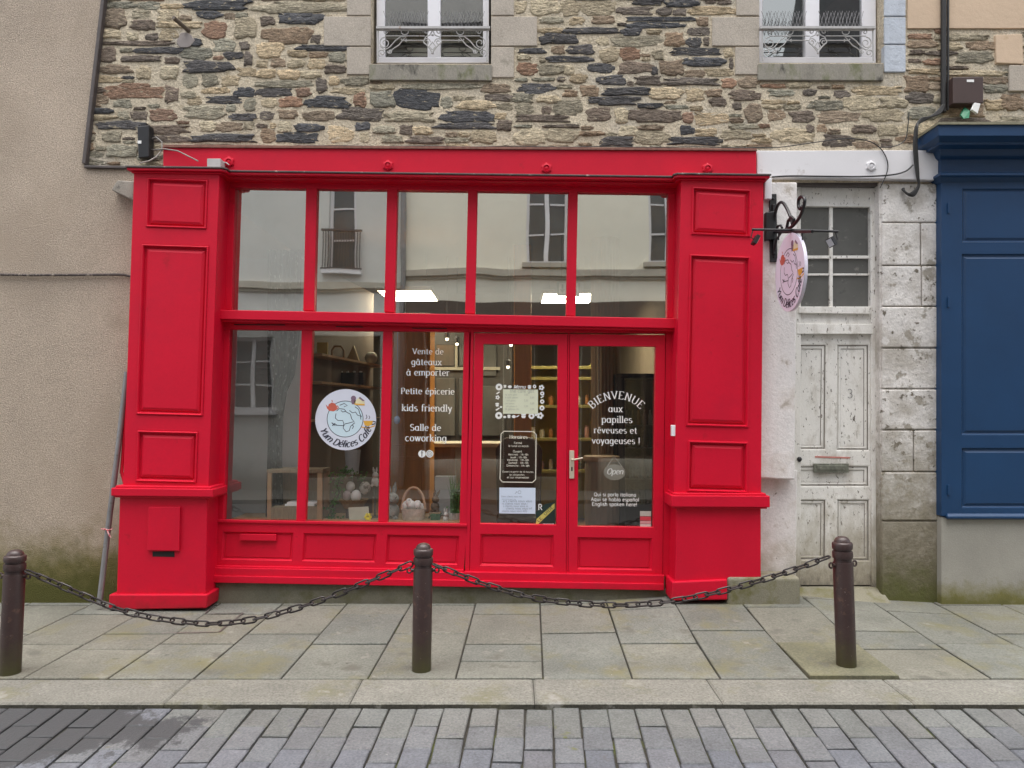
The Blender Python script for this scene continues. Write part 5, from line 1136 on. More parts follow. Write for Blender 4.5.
bm = NB(); pq(bm, [(766, 212), (775.5, 211), (775.5, 239), (766, 240)], -.17, -.118); tag(obj('sign_transformer', bm, M_black, bevel=.006), 'small black box fixed to the white pier behind the hanging sign', 'box')
bm = NB(); pq(bm, [(764.5, 178), (772, 178), (772, 199), (764.5, 199)], -.17, -.118); tag(obj('alarm_sensor', bm, M_white, bevel=.006), 'small white sensor box fixed high on the white pier above the sign bracket', 'sensor')
# ------------------------------------------------------------------ small fittings and cables
t = thing('floodlight', 'small black floodlight bolted to the rubble wall above the red pillar', 'lamp', tuple(P(143, 142, 0)))
bm = NB(); pq(bm, [(137, 126), (149, 125), (149, 157), (138, 158)], -.11, -.02); pq(bm, [(140, 122), (146, 122), (146, 128), (140, 128)], -.09, .0); obj('housing', bm, M_black, t, bevel=.008)
bm = NB(); pq(bm, [(137.6, 140.5), (141.2, 140.5), (141.2, 143.5), (137.6, 143.5)], -.114, -.108); obj('lamp_spot', bm, M_vinyl, t)
bm = NB(); tube(bm, [P(149, 140, -.05), P(156, 137, -.08), P(162, 142, -.08), P(162, 150, -.09), P(156, 157, -.12), P(149, 161, -.2), P(140, 163, -.3)], .006, 6); tube(bm, [P(150, 150, -.05), P(165, 149, -.12), P(178, 151, -.13), P(190, 157, -.14), P(198, 161, -.2)], .006, 6); obj('cable', bm, M_greyc, t, smooth=True)
bm = NB(); pq(bm, [(207, 158.5), (220.5, 158.5), (220.5, 167), (207, 167)], -.22, -.12); tube(bm, [P(220, 163, -.15), P(226, 162.5, -.14), P(229, 165, -.14)], .006, 6); tag(obj('junction_box', bm, mat('grey_plastic', (.48, .46, .45), .5), bevel=.004), 'small white junction box on top of the red pillar cornice', 'box')
bm = NB(); pq(bm, [(953, 77), (983.5, 76.5), (983.5, 103), (953, 103.5)], -.10, .0); pq(bm, [(951.5, 80), (954, 80), (954, 102), (951.5, 102)], -.06, 0)
t = thing('electrical_cabinet', 'brown electrical box on the rubble wall above the blue cornice', 'box', tuple(P(968, 90, 0)))
obj('casing', bm, mat('brown_plastic', (.060, .036, .032), .5, .08), t, bevel=.006)
bm = NB(); pq(bm, [(967, 79.5), (974, 79.5), (974, 82), (967, 82)], -.103, -.099); obj('label_plate', bm, M_vinyl, t)
bm = NB(); c = P(966, 113, -.05)
v = [bm.verts.new(P(*p)) for p in ((961, 115, -.10), (965, 107, -.06), (970, 111, -.09), (969, 118, -.12), (964, 118.5, -.13))]; bm.faces.new(v); r_ = bmesh.ops.extrude_face_region(bm, geom=bm.faces[:]); bmesh.ops.translate(bm, verts=[x for x in r_['geom'] if isinstance(x, bmesh.types.BMVert)], vec=(0, .02, .004)); recalc(bm)
tag(obj('plastic_scrap', bm, mat('green_plastic', (.012, .16, .075), .5)), 'crumpled green plastic scrap lying on top of the blue cornice', 'scrap')
bm = NB(); prism(bm, [XZ(971, 110, -.1), XZ(974, 103, -.1), XZ(980, 104, -.1), XZ(977, 114, -.1)], -.11, -.085); tag(obj('paper_tag', bm, M_vinyl, bevel=.003), 'small white tag stuck beside the green scrap on the blue cornice', 'tag')
bm = NB()
tube(bm, [P(943.5, y, -.03) for y in (-300, -100, 0, 40, 80, 100, 112)], .022, 10)
tube(bm, [P(948, y, -.03) for y in (-300, 0, 60, 100, 110)], .010, 8)
tag(obj('cable_duct', bm, M_cable, smooth=True), 'black vertical cable duct running down the peach and rubble wall', 'cable')
bm = NB(); rc = random.Random(4)
for k in range(5):
    o = k * 1.1
    tube(bm, spline([P(945 - o * .5, 105, -.05), P(940 - o, 113, -.06), P(930 - o, 117 + o * .6, -.07), P(921 - o * .5, 119 + o, -.08), P(915.5 + o * .4, 128, -.085 - o * .004), P(914 + o * .6, 145, -.09), P(915 + o * .6, 162, -.09), P(917 + o * .3, 176, -.09), P(919 - o * .2, 186, -.08), P(914 - o, 195.5 - o * .4, -.07), P(907 - o, 194 - o, -.05), P(903 + o * .2, 188.5, -.04)]), .0085, 7)
tag(obj('cable_bundle', bm, M_cable, smooth=True), 'thick black cable bundle looping over the white lintel beside the blue cornice', 'cable')
bm = NB(); tube(bm, spline([P(772, 177, -.15), P(790, 176, -.11), P(820, 176.3, -.08), P(860, 176.6, -.08), P(890, 175, -.08), P(905, 171.5, -.08), P(913, 165, -.085)]), .007, 6); tag(obj('lintel_cable', bm, M_cable, smooth=True), 'black cable running along the lower edge of the white lintel', 'cable')
bm = NB(); tube(bm, spline([P(x, 145.3 + 2.2 * (x - 163) / 590 + .4 * math.sin(x * .07), -.035) for x in range(300, 800, 20)] + [P(x, y, -.07) for x, y in ((825, 141), (848, 138.5), (868, 141), (880, 148), (887, 160), (887, 172), (880, 188))]), .0045, 5)
tube(bm, spline([P(880, 147.5, -.03), P(895, 146, -.03), P(905, 140, -.03), P(908, 125, -.03), P(909, 112, -.03)]), .0045, 5)
tag(obj('telephone_wire', bm, M_cable, smooth=True), 'thin dark wire above the red fascia drooping over the white lintel', 'wire')
# ------------------------------------------------------------------ inside the cafe
M_woodf = mat('floor_boards', (.16, .09, .05), .5, .2, 5, stretch=(8, 1, 1))
M_iw = mat('interior_plaster', (.42, .37, .30), .9, .06, 2)
M_ic = mat('interior_ceiling', (.20, .19, .175), .9, .04, 2)
M_taupe = mat('taupe_wall', (.105, .09, .075), .9, .1, 2)
M_oak = mat('orange_oak', (.60, .25, .045), .45, .16, 4, stretch=(5, 5, .5), bump=.1)
M_pale = mat('pale_oak', (.34, .22, .115), .55, .15, 5, stretch=(4, 4, .6))
M_dk = mat('dark_frame', (.016, .016, .018), .4, .1)
RX0, RX1, RY1 = -2.75, 1.75, 6.4
def st(name, bm, m): return tag(obj(name, bm, m), kind='structure')
bm = NB(); box(bm, RX0, RX1, .07, RY1, .02, .12); st('cafe_floor', bm, M_woodf)
bm = NB(); box(bm, RX0 - .1, RX1 + .1, .39, RY1, 3.58, 3.7); st('cafe_ceiling', bm, M_ic)
bm = NB(); box(bm, RX0 - .1, RX1 + .1, RY1, RY1 + .1, 0, 3.58); st('cafe_back_wall', bm, M_taupe)
bm = NB(); box(bm, RX0 - .1, RX0, .39, RY1, 0, 3.58); st('cafe_side_wall', bm, M_iw)
bm = NB(); box(bm, RX1, RX1 + .1, .39, RY1, 0, 3.58); st('cafe_side_wall', bm, mat('brown_wall', (.17, .135, .095), .9, .08, 2))
# display ledge behind the panes
zl_ = P(260, 521.5, .1).z
bm = NB(); box(bm, P(222, 520, .06).x, P(466, 520, .06).x, .06, .62, zl_ - .04, zl_); box(bm, P(222, 520, .06).x, P(466, 520, .06).x, .58, .62, .12, zl_ - .04); DL = tag(obj('display_ledge', bm, M_pale, bevel=.004), 'pale wooden display ledge inside the shop window', 'ledge')
# partition with two shelves
t = thing('shelf_partition', 'grey partition behind the window carrying two pale shelves of trinkets', 'partition', (-1.85, 1.5, .12))
bm = NB(); pa, pb = Vector((-1.93, .68)), Vector((-1.68, 2.75)); d = (pb - pa).normalized(); nr = Vector((-d.y, d.x)); 
def pwall(bm, a, b, w0, w1, z0, z1):
    q = [a + nr * w0, b + nr * w0, b + nr * w1, a + nr * w1]
    lo = [bm.verts.new((p.x, p.y, z0)) for p in q]; hi = [bm.verts.new((p.x, p.y, z1)) for p in q]
    fs = [bm.faces.new(lo), bm.faces.new(hi)] + [bm.faces.new((lo[i], lo[(i + 1) % 4], hi[(i + 1) % 4], hi[i])) for i in range(4)]; bmesh.ops.recalc_face_normals(bm, faces=fs)
pwall(bm, pa, pb, 0, .06, .12, 3.0); obj('panel', bm, mat('partition_paint', (.15, .125, .10), .8, .08, 2), t)
for z in (2.115, 1.855, 1.5):
    bm = NB(); pwall(bm, pa, pb - d * .1, -.17, -.001, z - .022, z); obj('shelf', bm, M_pale, t)
def onshelf(f, z): p = pa + (pb - pa) * f + nr * -.09; return Vector((p.x, p.y, z))
o = onshelf(.10, 2.115); bm = NB(); box(bm, o.x - .05, o.x + .05, o.y - .012, o.y + .012, o.z, o.z + .12); fr_ = obj('picture_frame', bm, mat('gilt', (.42, .32, .08), .5)); tag(fr_, 'little yellow picture frame standing on the top trinket shelf', 'picture frame')
o = onshelf(.30, 2.115); bm = NB(); tube(bm, [(o.x - .06, o.y, o.z), (o.x - .06, o.y, o.z + .08), (o.x - .03, o.y, o.z + .12), (o.x + .03, o.y, o.z + .12), (o.x + .06, o.y, o.z + .08), (o.x + .06, o.y, o.z)], .012, 8); tag(obj('arch_ornament', bm, M_pale), 'small arched wooden ornament on the top trinket shelf', 'ornament')
o = onshelf(.52, 2.115); bm = NB(); prism(bm, [(o.x - .07, o.z), (o.x + .07, o.z), (o.x + .01, o.z + .17)], o.y - .03, o.y + .03); tag(obj('pyramid_ornament', bm, mat('straw', (.42, .33, .16), .8), bevel=.006), 'straw coloured triangular ornament on the top trinket shelf', 'ornament')
o = onshelf(.82, 2.115); bm = NB(); blob(bm, (o.x, o.y, o.z + .075), .075, 2, .1); tag(obj('round_ornament', bm, mat('pale_ball', (.42, .40, .34), .7), smooth=True), 'pale round ball ornament at the end of the top trinket shelf', 'ornament')
t = thing('dark_box', 'dark box with a row of white caps on the lower trinket shelf', 'box', tuple(onshelf(.45, 1.855)))
o = onshelf(.5, 1.855); bm = NB(); box(bm, o.x - .14, o.x + .14, o.y - .06, o.y + .06, o.z, o.z + .13); obj('case', bm, M_dk, t, bevel=.006)
bm = NB()
for k in range(4): blob(bm, (o.x - .105 + k * .07, o.y - .03, o.z + .14), .018, 1, sc=(1, 1, .6))
obj('cap_row', bm, M_vinyl, t)
# backing screen and curtain in the first window
bm = NB(); box(bm, P(216, 400, .6).x, -1.94, .66, .70, .12, 3.0); tag(obj('backing_screen', bm, mat('grey_screen', (.40, .41, .40), .85, .06, 1.5)), 'grey screen closing the back of the first shop window', 'screen')
bm = NB(); n = 60; rc = random.Random(2)
x0c, x1c = P(266, 400, .3).x, P(300, 400, .3).x; rows = [(3.0, 1.0), (2.6, 1.0), (2.2, .95), (1.9, .8), (1.75, .55), (1.5, .42), (1.2, .42), (.9, .46), (zl_ + .01, .5)]
rr = []
for z, w in rows:
    r1 = []
    for k in range(n + 1):
        u = k / n; x = (x0c + .06 * (1 - w)) + (x1c - x0c) * u * w - (1 - w) * .05 * (3 - z) * .4; y = .30 + .030 * math.sin(u * 34) * (.6 + w * .4) + .012 * math.sin(u * 71 + z)
        r1.append(bm.verts.new((x, y, z)))
    rr.append(r1)
for a, b in zip(rr, rr[1:]):
    for k in range(n): bm.faces.new((a[k], a[k + 1], b[k + 1], b[k]))
r_ = bmesh.ops.solidify(bm, geom=bm.faces[:], thickness=.004)
tag(obj('curtain', bm, mat('patterned_cloth', (.05, .05, .048), .9, .1, 10, spots=[((.008, .008, .009), 22, .42, .04), ((.30, .30, .29), 30, .60, .04)], stretch=(1, 1, .55)), smooth=True), 'grey and black patterned curtain gathered at the side of the first window', 'curtain')
# wooden display crate
t = thing('display_crate', 'pale wooden display crate standing on the window ledge', 'crate', tuple(P(294, 521, .3)))
bm = NB(); yc0, yc1 = .16, .42
Z = lambda py: P(300, py, yc0).z; X = lambda px: P(px, 500, yc0).x
for a, b in ((267, 271), (317, 322)):
    for y in (yc0, yc1 - .03): box(bm, X(a), X(b), y, y + .03, zl_, Z(473))
obj('post', bm, M_pale, t, bevel=.003)
bm = NB(); box(bm, X(266.5), X(322.5), yc0 - .004, yc1 + .004, Z(473), Z(473) + .03); box(bm, X(271), X(317), yc0 + .004, yc0 + .02, zl_ + .003, Z(508)); box(bm, X(271), X(317), yc1 - .02, yc1 - .008, zl_ + .003, Z(474)); box(bm, X(271), X(317), yc0 + .024, yc1 - .024, Z(509), Z(507)); obj('board', bm, mat('crate_slats', (.22, .165, .095), .7, .2, 12, stretch=(6, 6, 1)), t, bevel=.002)
bm = NB(); box(bm, X(283), X(313), yc0 + .05, yc1 - .05, Z(507) + .001, Z(505)); box(bm, X(285), X(315), yc0 + .055, yc1 - .06, Z(505) + .001, Z(503)); tag(obj('paper_stack', bm, M_vinyl, bevel=.002), 'thin stack of white papers lying inside the wooden crate', 'paper stack')
# egg bowl, greenery
yE = .34; c = P(353.5, 509, yE); k = P(354.5, 509, yE).x - c.x
t = thing('egg_stand', 'tan basket bowl on a dark stand in the window beside the ivy garland', 'bowl', (c.x, yE, zl_))
bm = NB(); zb_ = P(353, 508, yE).z; zt_ = P(353, 499, yE).z; lathe(bm, [(9 * k, zb_ - zt_), (14 * k, -.012), (15 * k, 0), (13.5 * k, 0), (12 * k, -.02)], 24, (c.x, yE, zt_)); obj('bowl', bm, mat('basket_straw', (.26, .17, .065), .8, .25, 40, bump=.4, bscale=60), t, smooth=True)
bm = NB(); lathe(bm, [(8 * k, 0), (7.6 * k, zb_ - zl_)], 20, (c.x, yE, zl_)); obj('stand', bm, M_taupe, t, smooth=True)
M_egg = mat('speckled_egg', (.72, .68, .64), .6, .08, 10, spots=[((.10, .06, .07), 45, .62, .05)])
def egg(px, py, y, r, lab, m=M_egg):
    q = P(px, py, y); kk = P(px + 1, py, y).x - q.x
    bm = NB(); blob(bm, (q.x, q.y, q.z), r * kk, 3, sc=(1, 1, 1.2)); return tag(obj('decorated_egg', bm, m, smooth=True), lab, 'egg', 'easter eggs in the window')
egg(347, 495.5, yE, 4.2, 'pinkish speckled egg at the garland side of the straw bowl', mat('pink_egg', (.46, .36, .35), .6, .1, 30)); egg(356, 496, yE - .02, 5.2, 'pale speckled egg at the front middle of the straw bowl'); egg(365, 488, yE, 5.6, 'large marbled egg at the far side of the straw bowl', mat('marbled_egg', (.40, .38, .33), .6, .1, 20, spots=[((.12, .09, .06), 25, .5, .1)])); egg(350.5, 486.5, yE + .03, 4.4, 'small marked egg at the back of the straw bowl')
t = thing('ivy_garland', 'green leafy ivy garland trailing down beside the straw bowl', 'garland', tuple(P(335, 521, yE)))
gp = [(346, 471), (340, 477), (337, 486), (339, 493), (336, 501), (332, 508), (331, 515), (333, 520)]
bm = NB(); tube(bm, [P(a, b, yE - .03) for a, b in gp], .006, 6); obj('stem', bm, mat('ivy_stem', (.07, .05, .025), .9), t)
def leaves(bm, pts, n, spread, ls, r, yb0, dz=1):
    for _ in range(n):
        f = r.random() * (len(pts) - 1); i = int(f); a = pts[i]; b = pts[i + 1]; px = a[0] + (b[0] - a[0]) * (f - i); py = a[1] + (b[1] - a[1]) * (f - i)
        o = P(px + r.gauss(0, spread), py + r.gauss(0, spread * .6 * dz), yb0 + r.gauss(0, .025)); d = Vector((r.uniform(-1, 1), r.uniform(-1, .3), r.uniform(-1, 1))).normalized(); s = d.orthogonal().normalized(); q = d.cross(s)
        L1 = ls * r.uniform(.6, 1.3)
        v = [bm.verts.new(o), bm.verts.new(o + s * L1 * .5 + q * L1 * .35), bm.verts.new(o + s * L1), bm.verts.new(o + s * L1 * .5 - q * L1 * .35)]; bm.faces.new(v)
M_ivy = mat('ivy_leaf', (.06, .17, .03), .6, .35, 30); M_ivy2 = mat('pale_leaf', (.12, .17, .07), .6, .3, 40)
rlv = random.Random(8)
bm = NB(); leaves(bm, gp + [(325, 520)], 260, 2.8, .03, rlv, yE - .03); leaves(bm, [(330, 474), (345, 470), (360, 476), (364, 482)], 90, 3.2, .03, rlv, yE); leaves(bm, [(322, 520), (345, 519)], 90, 2.5, .03, rlv, yE - .05, .4); obj('foliage', bm, [M_ivy], t)
bm = NB(); q = P(352.5, 472, .5); kk = P(353.5, 472, .5).x - q.x; lathe(bm, [(6 * kk, P(352, 474, .5).z - q.z), (8 * kk, P(352, 450, .5).z - q.z), (7.3 * kk, P(352, 450, .5).z - q.z), (5.5 * kk, P(352, 473, .5).z - q.z)], 20, (q.x, .5, q.z)); 
tube(bm, [(q.x, .5, P(352, 473, .5).z), (q.x, .5, zl_)], .006, 6); tag(obj('flower_vase', bm, mat('zinc_vase', (.30, .31, .30), .6), smooth=True), 'pale zinc vase on a thin rod behind the round window badge', 'vase')
t = thing('window_card', 'white price card with a yellow flower leaning in the window', 'card', tuple(P(359, 521, .2)))
bm = NB(); prism(bm, [XZ(349.5, 521, .2), XZ(370, 521.3, .2), XZ(368.5, 506.5, .2), XZ(348.5, 507.5, .2)], .196, .200); obj('sheet', bm, mat('card_paper', (.55, .55, .44), .8), t)
bm = NB()
for a in range(0, 360, 60): q = P(368 + 2.2 * math.cos(R(a)), 517 + 2.4 * math.sin(R(a)), .185); blob(bm, q, .017, 1, sc=(1, .5, 1))
obj('flower', bm, mat('yellow_petal', (.72, .60, .03), .6), t)
def rabbit(name, lab, cat, px, py0, py1, y, m, lean=0):
    b = P(px, py1, y); hgt = P(px, py0, y).z - b.z; k = hgt
    bm = NB(); blob(bm, (b.x, y, b.z + .24 * k), .25 * k, 2, .1, sc=(.8, .8, 1)); blob(bm, (b.x + .03 * k, y - .05 * k, b.z + .57 * k), .17 * k, 2)
    for s in (-1, 1): tube(bm, [(b.x + s * .05 * k, y, b.z + .66 * k), (b.x + s * .08 * k + lean, y, b.z + .85 * k), (b.x + s * .10 * k + lean * 2, y - .02 * k, b.z + k)], [.045 * k, .06 * k, .015 * k], 8)
    for s in (-1, 1): blob(bm, (b.x + s * .13 * k, y - .14 * k, b.z + .06 * k), .09 * k, 1)
    blob(bm, (b.x + .03 * k, y - .21 * k, b.z + .54 * k), .05 * k, 1)
    return tag(obj(name, bm, m, smooth=True), lab, cat)
M_cream = mat('cream_ceramic', (.50, .48, .44), .5, .1, 30, spots=[((.20, .15, .12), 50, .66, .04)])
rabbit('rabbit_ornament', 'white rabbit ornament on a dark stand near the second window bar', 'ornament', 375, 467, 486, .34, M_cream)
bm = NB(); a = P(375, 486, .34); tube(bm, [(a.x, .34, a.z), (a.x, .34, zl_)], .008, 8); box(bm, a.x - .04, a.x + .04, .30, .38, zl_, zl_ + .01); tag(obj('ornament_stand', bm, M_taupe), 'dark stand under the white rabbit ornament', 'stand')
rabbit('rabbit_ornament', 'small white rabbit ornament before the striped plant pot', 'ornament', 445.5, 508, 522.5, .15, M_cream)
rabbit('donkey_ornament', 'brown long eared animal ornament beside the egg basket', 'ornament', 435, 490, 512, .32, mat('brown_fur', (.14, .085, .05), .9, .2, 40), .012)
bm = NB(); a = P(435, 512, .32); box(bm, a.x - .05, a.x + .05, .27, .37, zl_, a.z + .002); tag(obj('wooden_block', bm, M_pale, bevel=.004), 'wooden block under the brown animal ornament', 'block')
rabbit('gnome_ornament', 'slim grey and white figurine with a pointed hat by the second window bar', 'ornament', 391.5, 482, 521, .3, mat('grey_felt', (.30, .29, .26), .9, .3, 30, spots=[((.08, .07, .06), 20, .58, .06)]))
# egg basket with a hoop handle
yB = .2; c = P(413.5, 520, yB); k = P(414.5, 520, yB).x - c.x
t = thing('egg_basket', 'pale wicker basket of eggs with a tall hoop handle', 'basket', (c.x, yB, zl_))
z0, z1 = zl_, P(413, 508.5, yB).z; M_wick = mat('pale_wicker', (.58, .51, .42), .8, .2, 40, bump=.6, bscale=50)
bm = NB(); pr = []
for i in range(8): zq_ = (z1 - z0) * i / 7; pr.append(((10.3 + 1.9 * i / 7 + (.35 if i % 2 else 0)) * k, zq_))
pr += [(11 * k, (z1 - z0)), (10.5 * k, (z1 - z0) - .03)]; lathe(bm, pr, 28, (c.x, yB, z0), squash=.7); obj('wicker_body', bm, M_wick, t, smooth=True)
bm = NB(); hz = P(413, 487.5, yB).z - z1; tube(bm, [(c.x + 11.7 * k * math.cos(R(a)), yB, z1 - .01 + (hz + .01) * math.sin(R(a))) for a in range(0, 181, 15)], .011, 8); obj('hoop_handle', bm, mat('cane', (.50, .30, .18), .6, .15, 30), t, smooth=True)
for px, py, r, l in ((406, 505.5, 4, 'spotted egg at the near end of the hoop basket'), (411.5, 505, 4, 'spotted egg in the middle of the hoop basket'), (417.5, 505, 4.1, 'pale egg beside the middle one in the hoop basket'), (421.5, 507, 3.2, 'small pale egg at the far end of the hoop basket'), (409, 502.5, 3.6, 'upper spotted egg lying on top in the hoop basket')):
    egg(px, py, yB + rlv.uniform(-.02, .03), r, l)
# boxes and potted plant by the third pane
bm = NB(); a = P(445, 476, .5); box(bm, P(435.5, 500, .5).x, P(456, 500, .5).x, .44, .56, zl_, a.z); tag(obj('white_carton', bm, mat('white_carton', (.34, .34, .33), .8, .05), bevel=.004), 'plain pale carton standing behind the potted grass', 'carton')
t = thing('potted_grass', 'tall green grass plant in a white striped pot in the window', 'plant', tuple(P(456, 522, .25)))
c = P(455.5, 522, .25); k = P(456.5, 522, .25).x - c.x; zt_ = P(455, 512.5, .25).z
bm = NB(); lathe(bm, [(6.2 * k, 0), (7 * k, zt_ - zl_), (6.2 * k, zt_ - zl_), (6 * k, zt_ - zl_ - .02)], 24, (c.x, .25, zl_)); obj('pot', bm, mat('striped_pot', (.55, .54, .50), .6, .02, 5, spots=[((.25, .25, .23), 20, .55, .02)], stretch=(1, 1, .01)), t, smooth=True)
bm = NB()
for _ in range(70):
    x = c.x + rlv.uniform(-5, 5) * k; y = .25 + rlv.uniform(-.03, .03); hh = rlv.uniform(.12, .40); dx, dy = rlv.gauss(0, .03), rlv.gauss(0, .025); s = rlv.uniform(.003, .006)
    v = [bm.verts.new(p) for p in ((x - s, y, zt_ - .01), (x + s, y, zt_ - .01), (x + s * .7 + dx * .4, y + dy * .4, zt_ + hh * .6), (x + dx, y + dy, zt_ + hh), (x - s * .7 + dx * .4, y + dy * .4, zt_ + hh * .6))]; bm.faces.new(v)
leaves(bm, [(451, 508), (460, 508), (456, 498), (454, 486)], 140, 2.6, .026, rlv, .25); obj('foliage', bm, mat('grass_green', (.06, .16, .035), .6, .3, 30), t)
bm = NB(); box(bm, P(431, 515, .2).x, P(440, 515, .2).x, .17, .24, zl_, P(435, 514.5, .2).z); leaves(bm, [(430, 516), (440, 515)], 50, 1.5, .02, rlv, .19, .5); tag(obj('moss_tray', bm, mat('moss_green', (.03, .11, .04), .8, .3, 30)), 'small tray of bright green moss beside the egg basket', 'tray')
c = P(397, 420, .25); bm = NB(); blob(bm, c, .028, 2, sc=(1, 1, 1.3)); tube(bm, [(c.x, .25, c.z + .03), (c.x, .25, 2.4)], .0015, 4); tag(obj('hanging_egg', bm, mat('blue_egg', (.22, .33, .50), .5), smooth=True), 'pale blue egg hanging on a thread in the third pane', 'egg')
# joinery and furniture deeper in the room
def ib(bm, px0, py0, px1, py1, y0, y1, toz=None):
    a, b = P(px0, py0, y0), P(px1, py1, y0); box(bm, a.x, b.x, y0, y1, b.z if toz is None else toz, a.z)
t = thing('oak_cupboard', 'tall orange oak cupboard behind the third window pane', 'cupboard', tuple(P(414, 520, 2.4))[:2] + (.12,))
bm = NB(); a, b = P(384, 400, 2.4), P(430, 400, 2.4); box(bm, a.x, b.x, 2.4, 2.9, .12, 2.72); obj('carcass', bm, M_oak, t, bevel=.005)
for z0, z1 in ((.25, 1.05), (1.15, 1.72), (1.80, 2.6)):
    bm = NB(); fmq = lambda u, v: Vector((a.x + .05 + (b.x - a.x - .1) * u, z1 + (z0 - z1) * v)); box(bm, a.x + .04, b.x - .04, 2.385, 2.3999, z0, z1); ring(bm, fmq, (0.06, .04, .94, .96), 2.384, [(0, 0), (.01, -.006), (.03, .010), (.05, .002)]); obj('door_panel', bm, M_oak, t)
bm = NB(); box(bm, P(514, 400, 2.6).x, P(531.5, 400, 2.6).x, 2.6, 2.8, .12, 3.57); tag(obj('oak_post', bm, M_oak, bevel=.01), 'square orange oak post behind the menu on the door', 'post')
t = thing('beige_column', 'beige fluted column standing inside behind the second glass door', 'column', (P(606, 400, 2.2).x, 2.35, .12))
c = P(606, 400, 2.3); bm = NB()
prof = []
n = 48
for z in (.12, 3.57):
    pass
lo, hi = [], []
for k in range(n): r = .155 + (.010 if k % 2 else 0); a_ = 2 * math.pi * k / n; lo.append(bm.verts.new((c.x + r * math.cos(a_), 2.35 + r * math.sin(a_), .12))); hi.append(bm.verts.new((c.x + r * math.cos(a_), 2.35 + r * math.sin(a_), 3.57)))
for k in range(n): bm.faces.new((lo[k], lo[(k + 1) % n], hi[(k + 1) % n], hi[k]))
recalc(bm); obj('shaft', bm, mat('beige_wood', (.30, .22, .13), .7, .1, 6, stretch=(4, 4, .4)), t)
t = thing('service_counter', 'service counter with pale top and wood panel front inside the cafe', 'counter', (P(470, 500, 3).x, 3.2, .12))
za = P(470, 443, 3).z
bm = NB(); a, b, m_ = P(402, 500, 3).x, P(514, 500, 3).x, P(455, 500, 3).x; box(bm, a, m_, 3, 3.6, .12, za - .05); obj('wood_front', bm, mat('counter_wood', (.24, .125, .055), .5, .2, 3, stretch=(6, 1, .5)), t, bevel=.004)
bm = NB(); box(bm, m_, b, 3.0, 3.6, .12, za - .05); obj('cream_front', bm, mat('cream_front', (.34, .33, .29), .7, .05), t, bevel=.004)
bm = NB(); box(bm, P(424, 500, 3).x, b + .05, 2.94, 3.65, za - .05, za); obj('worktop', bm, mat('pale_top', (.60, .55, .45), .4, .05), t, bevel=.006)
t = thing('bar_cabinet', 'dark glazed bar cabinet standing behind the service counter', 'cabinet', (P(450, 400, 4.4).x, 4.5, .12))
bm = NB(); a, b = P(424, 400, 4.4).x, P(512, 400, 4.4).x; box(bm, a, b, 4.5, 4.9, .12, 2.95); obj('carcass', bm, mat('bar_dark', (.05, .048, .045), .4, .1), t, bevel=.005)
for px0, py0, px1, py1 in ((436, 344, 455, 366), (459, 344, 472, 366), (436, 378, 455, 436), (459, 378, 472, 436), (480, 345, 496, 376), (480, 386, 505, 436)):
    bm = NB(); ib(bm, px0, py0, px1, py1, 4.46, 4.499); obj('glazed_door', bm, mat('smoked_glass', (.10, .10, .095), .12, .2, 3), t, bevel=.01)
bm = NB(); ib(bm, 430, 367, 500, 370, 4.44, 4.5); ib(bm, 455, 340, 457.5, 367, 4.44, 4.5); obj('pale_rail', bm, mat('rail_paint', (.30, .28, .22), .5), t)
t = thing('yellow_shelving', 'yellow painted shelving unit stocked with jars behind the doors', 'shelves', (P(546, 400, 3.6).x, 3.8, .12))
bm = NB(); ib(bm, 529, 366, 592, 369, 3.5, 3.95); ib(bm, 529, 377, 592, 380, 3.5, 3.95); ib(bm, 529, 405, 592, 408, 3.5, 3.95); ib(bm, 529, 438, 592, 441, 3.5, 3.95); ib(bm, 529, 470, 592, 473, 3.5, 3.95)
obj('shelf', bm, mat('yellow_paint', (.22, .185, .05), .6, .08), t, bevel=.003)
bm = NB(); ib(bm, 526, 364, 529, 540, 3.48, 3.95, .12); ib(bm, 592, 364, 595, 540, 3.48, 3.95, .12); ib(bm, 529, 366, 592, 540, 3.9, 3.95, .12); obj('side_board', bm, mat('olive_yellow', (.38, .33, .07), .6, .1), t)
rj = random.Random(6); M_jars = [mat('jar_' + n_, c_, .4, .1) for n_, c_ in (('white', (.55, .52, .46)), ('olive', (.14, .13, .05)), ('amber', (.32, .14, .04)), ('rose', (.38, .20, .17)))]
kk = 0
for py in (405, 438, 470):
    for px in range(533, 590, 9):
        q = P(px, py - .2, 3.6); r_ = rj.uniform(.024, .036); hh = rj.uniform(.09, .17); bm = NB(); lathe(bm, [(r_, 0), (r_, hh * .75), (r_ * .7, hh * .85), (r_ * .75, hh)], 12, (q.x, 3.62, q.z))
        tag(obj('jar', bm, rj.choice(M_jars), smooth=True), 'small grocery jar standing on the yellow shelving', 'jar', 'jars on the yellow shelving')
t = thing('brown_armchair', 'dark brown high backed armchair inside behind the opening hours', 'armchair', (P(518, 500, 1.4).x, 1.6, .12))
bm = NB(); a, b = P(497, 440, 1.5), P(541, 440, 1.5); prism(bm, [(a.x, .5), (b.x, .5), (b.x + .02, a.z - .1), (b.x - .08, a.z + .02), (a.x + .08, a.z + .02), (a.x - .02, a.z - .1)], 1.62, 1.75); obj('backrest', bm, mat('brown_leather', (.075, .042, .028), .5, .2, 8, bump=.2), t, bevel=.03, seg=3)
bm = NB(); box(bm, a.x, b.x, 1.2, 1.62, .36, .52); obj('seat', bm, mat('brown_leather_seat', (.085, .05, .03), .5, .2, 8), t, bevel=.03, seg=3)
for s in (a.x + .02, b.x - .06):
    for y in (1.22, 1.68): bm = NB(); box(bm, s, s + .04, y, y + .04, .12, .37); obj('leg', bm, M_dk, t)
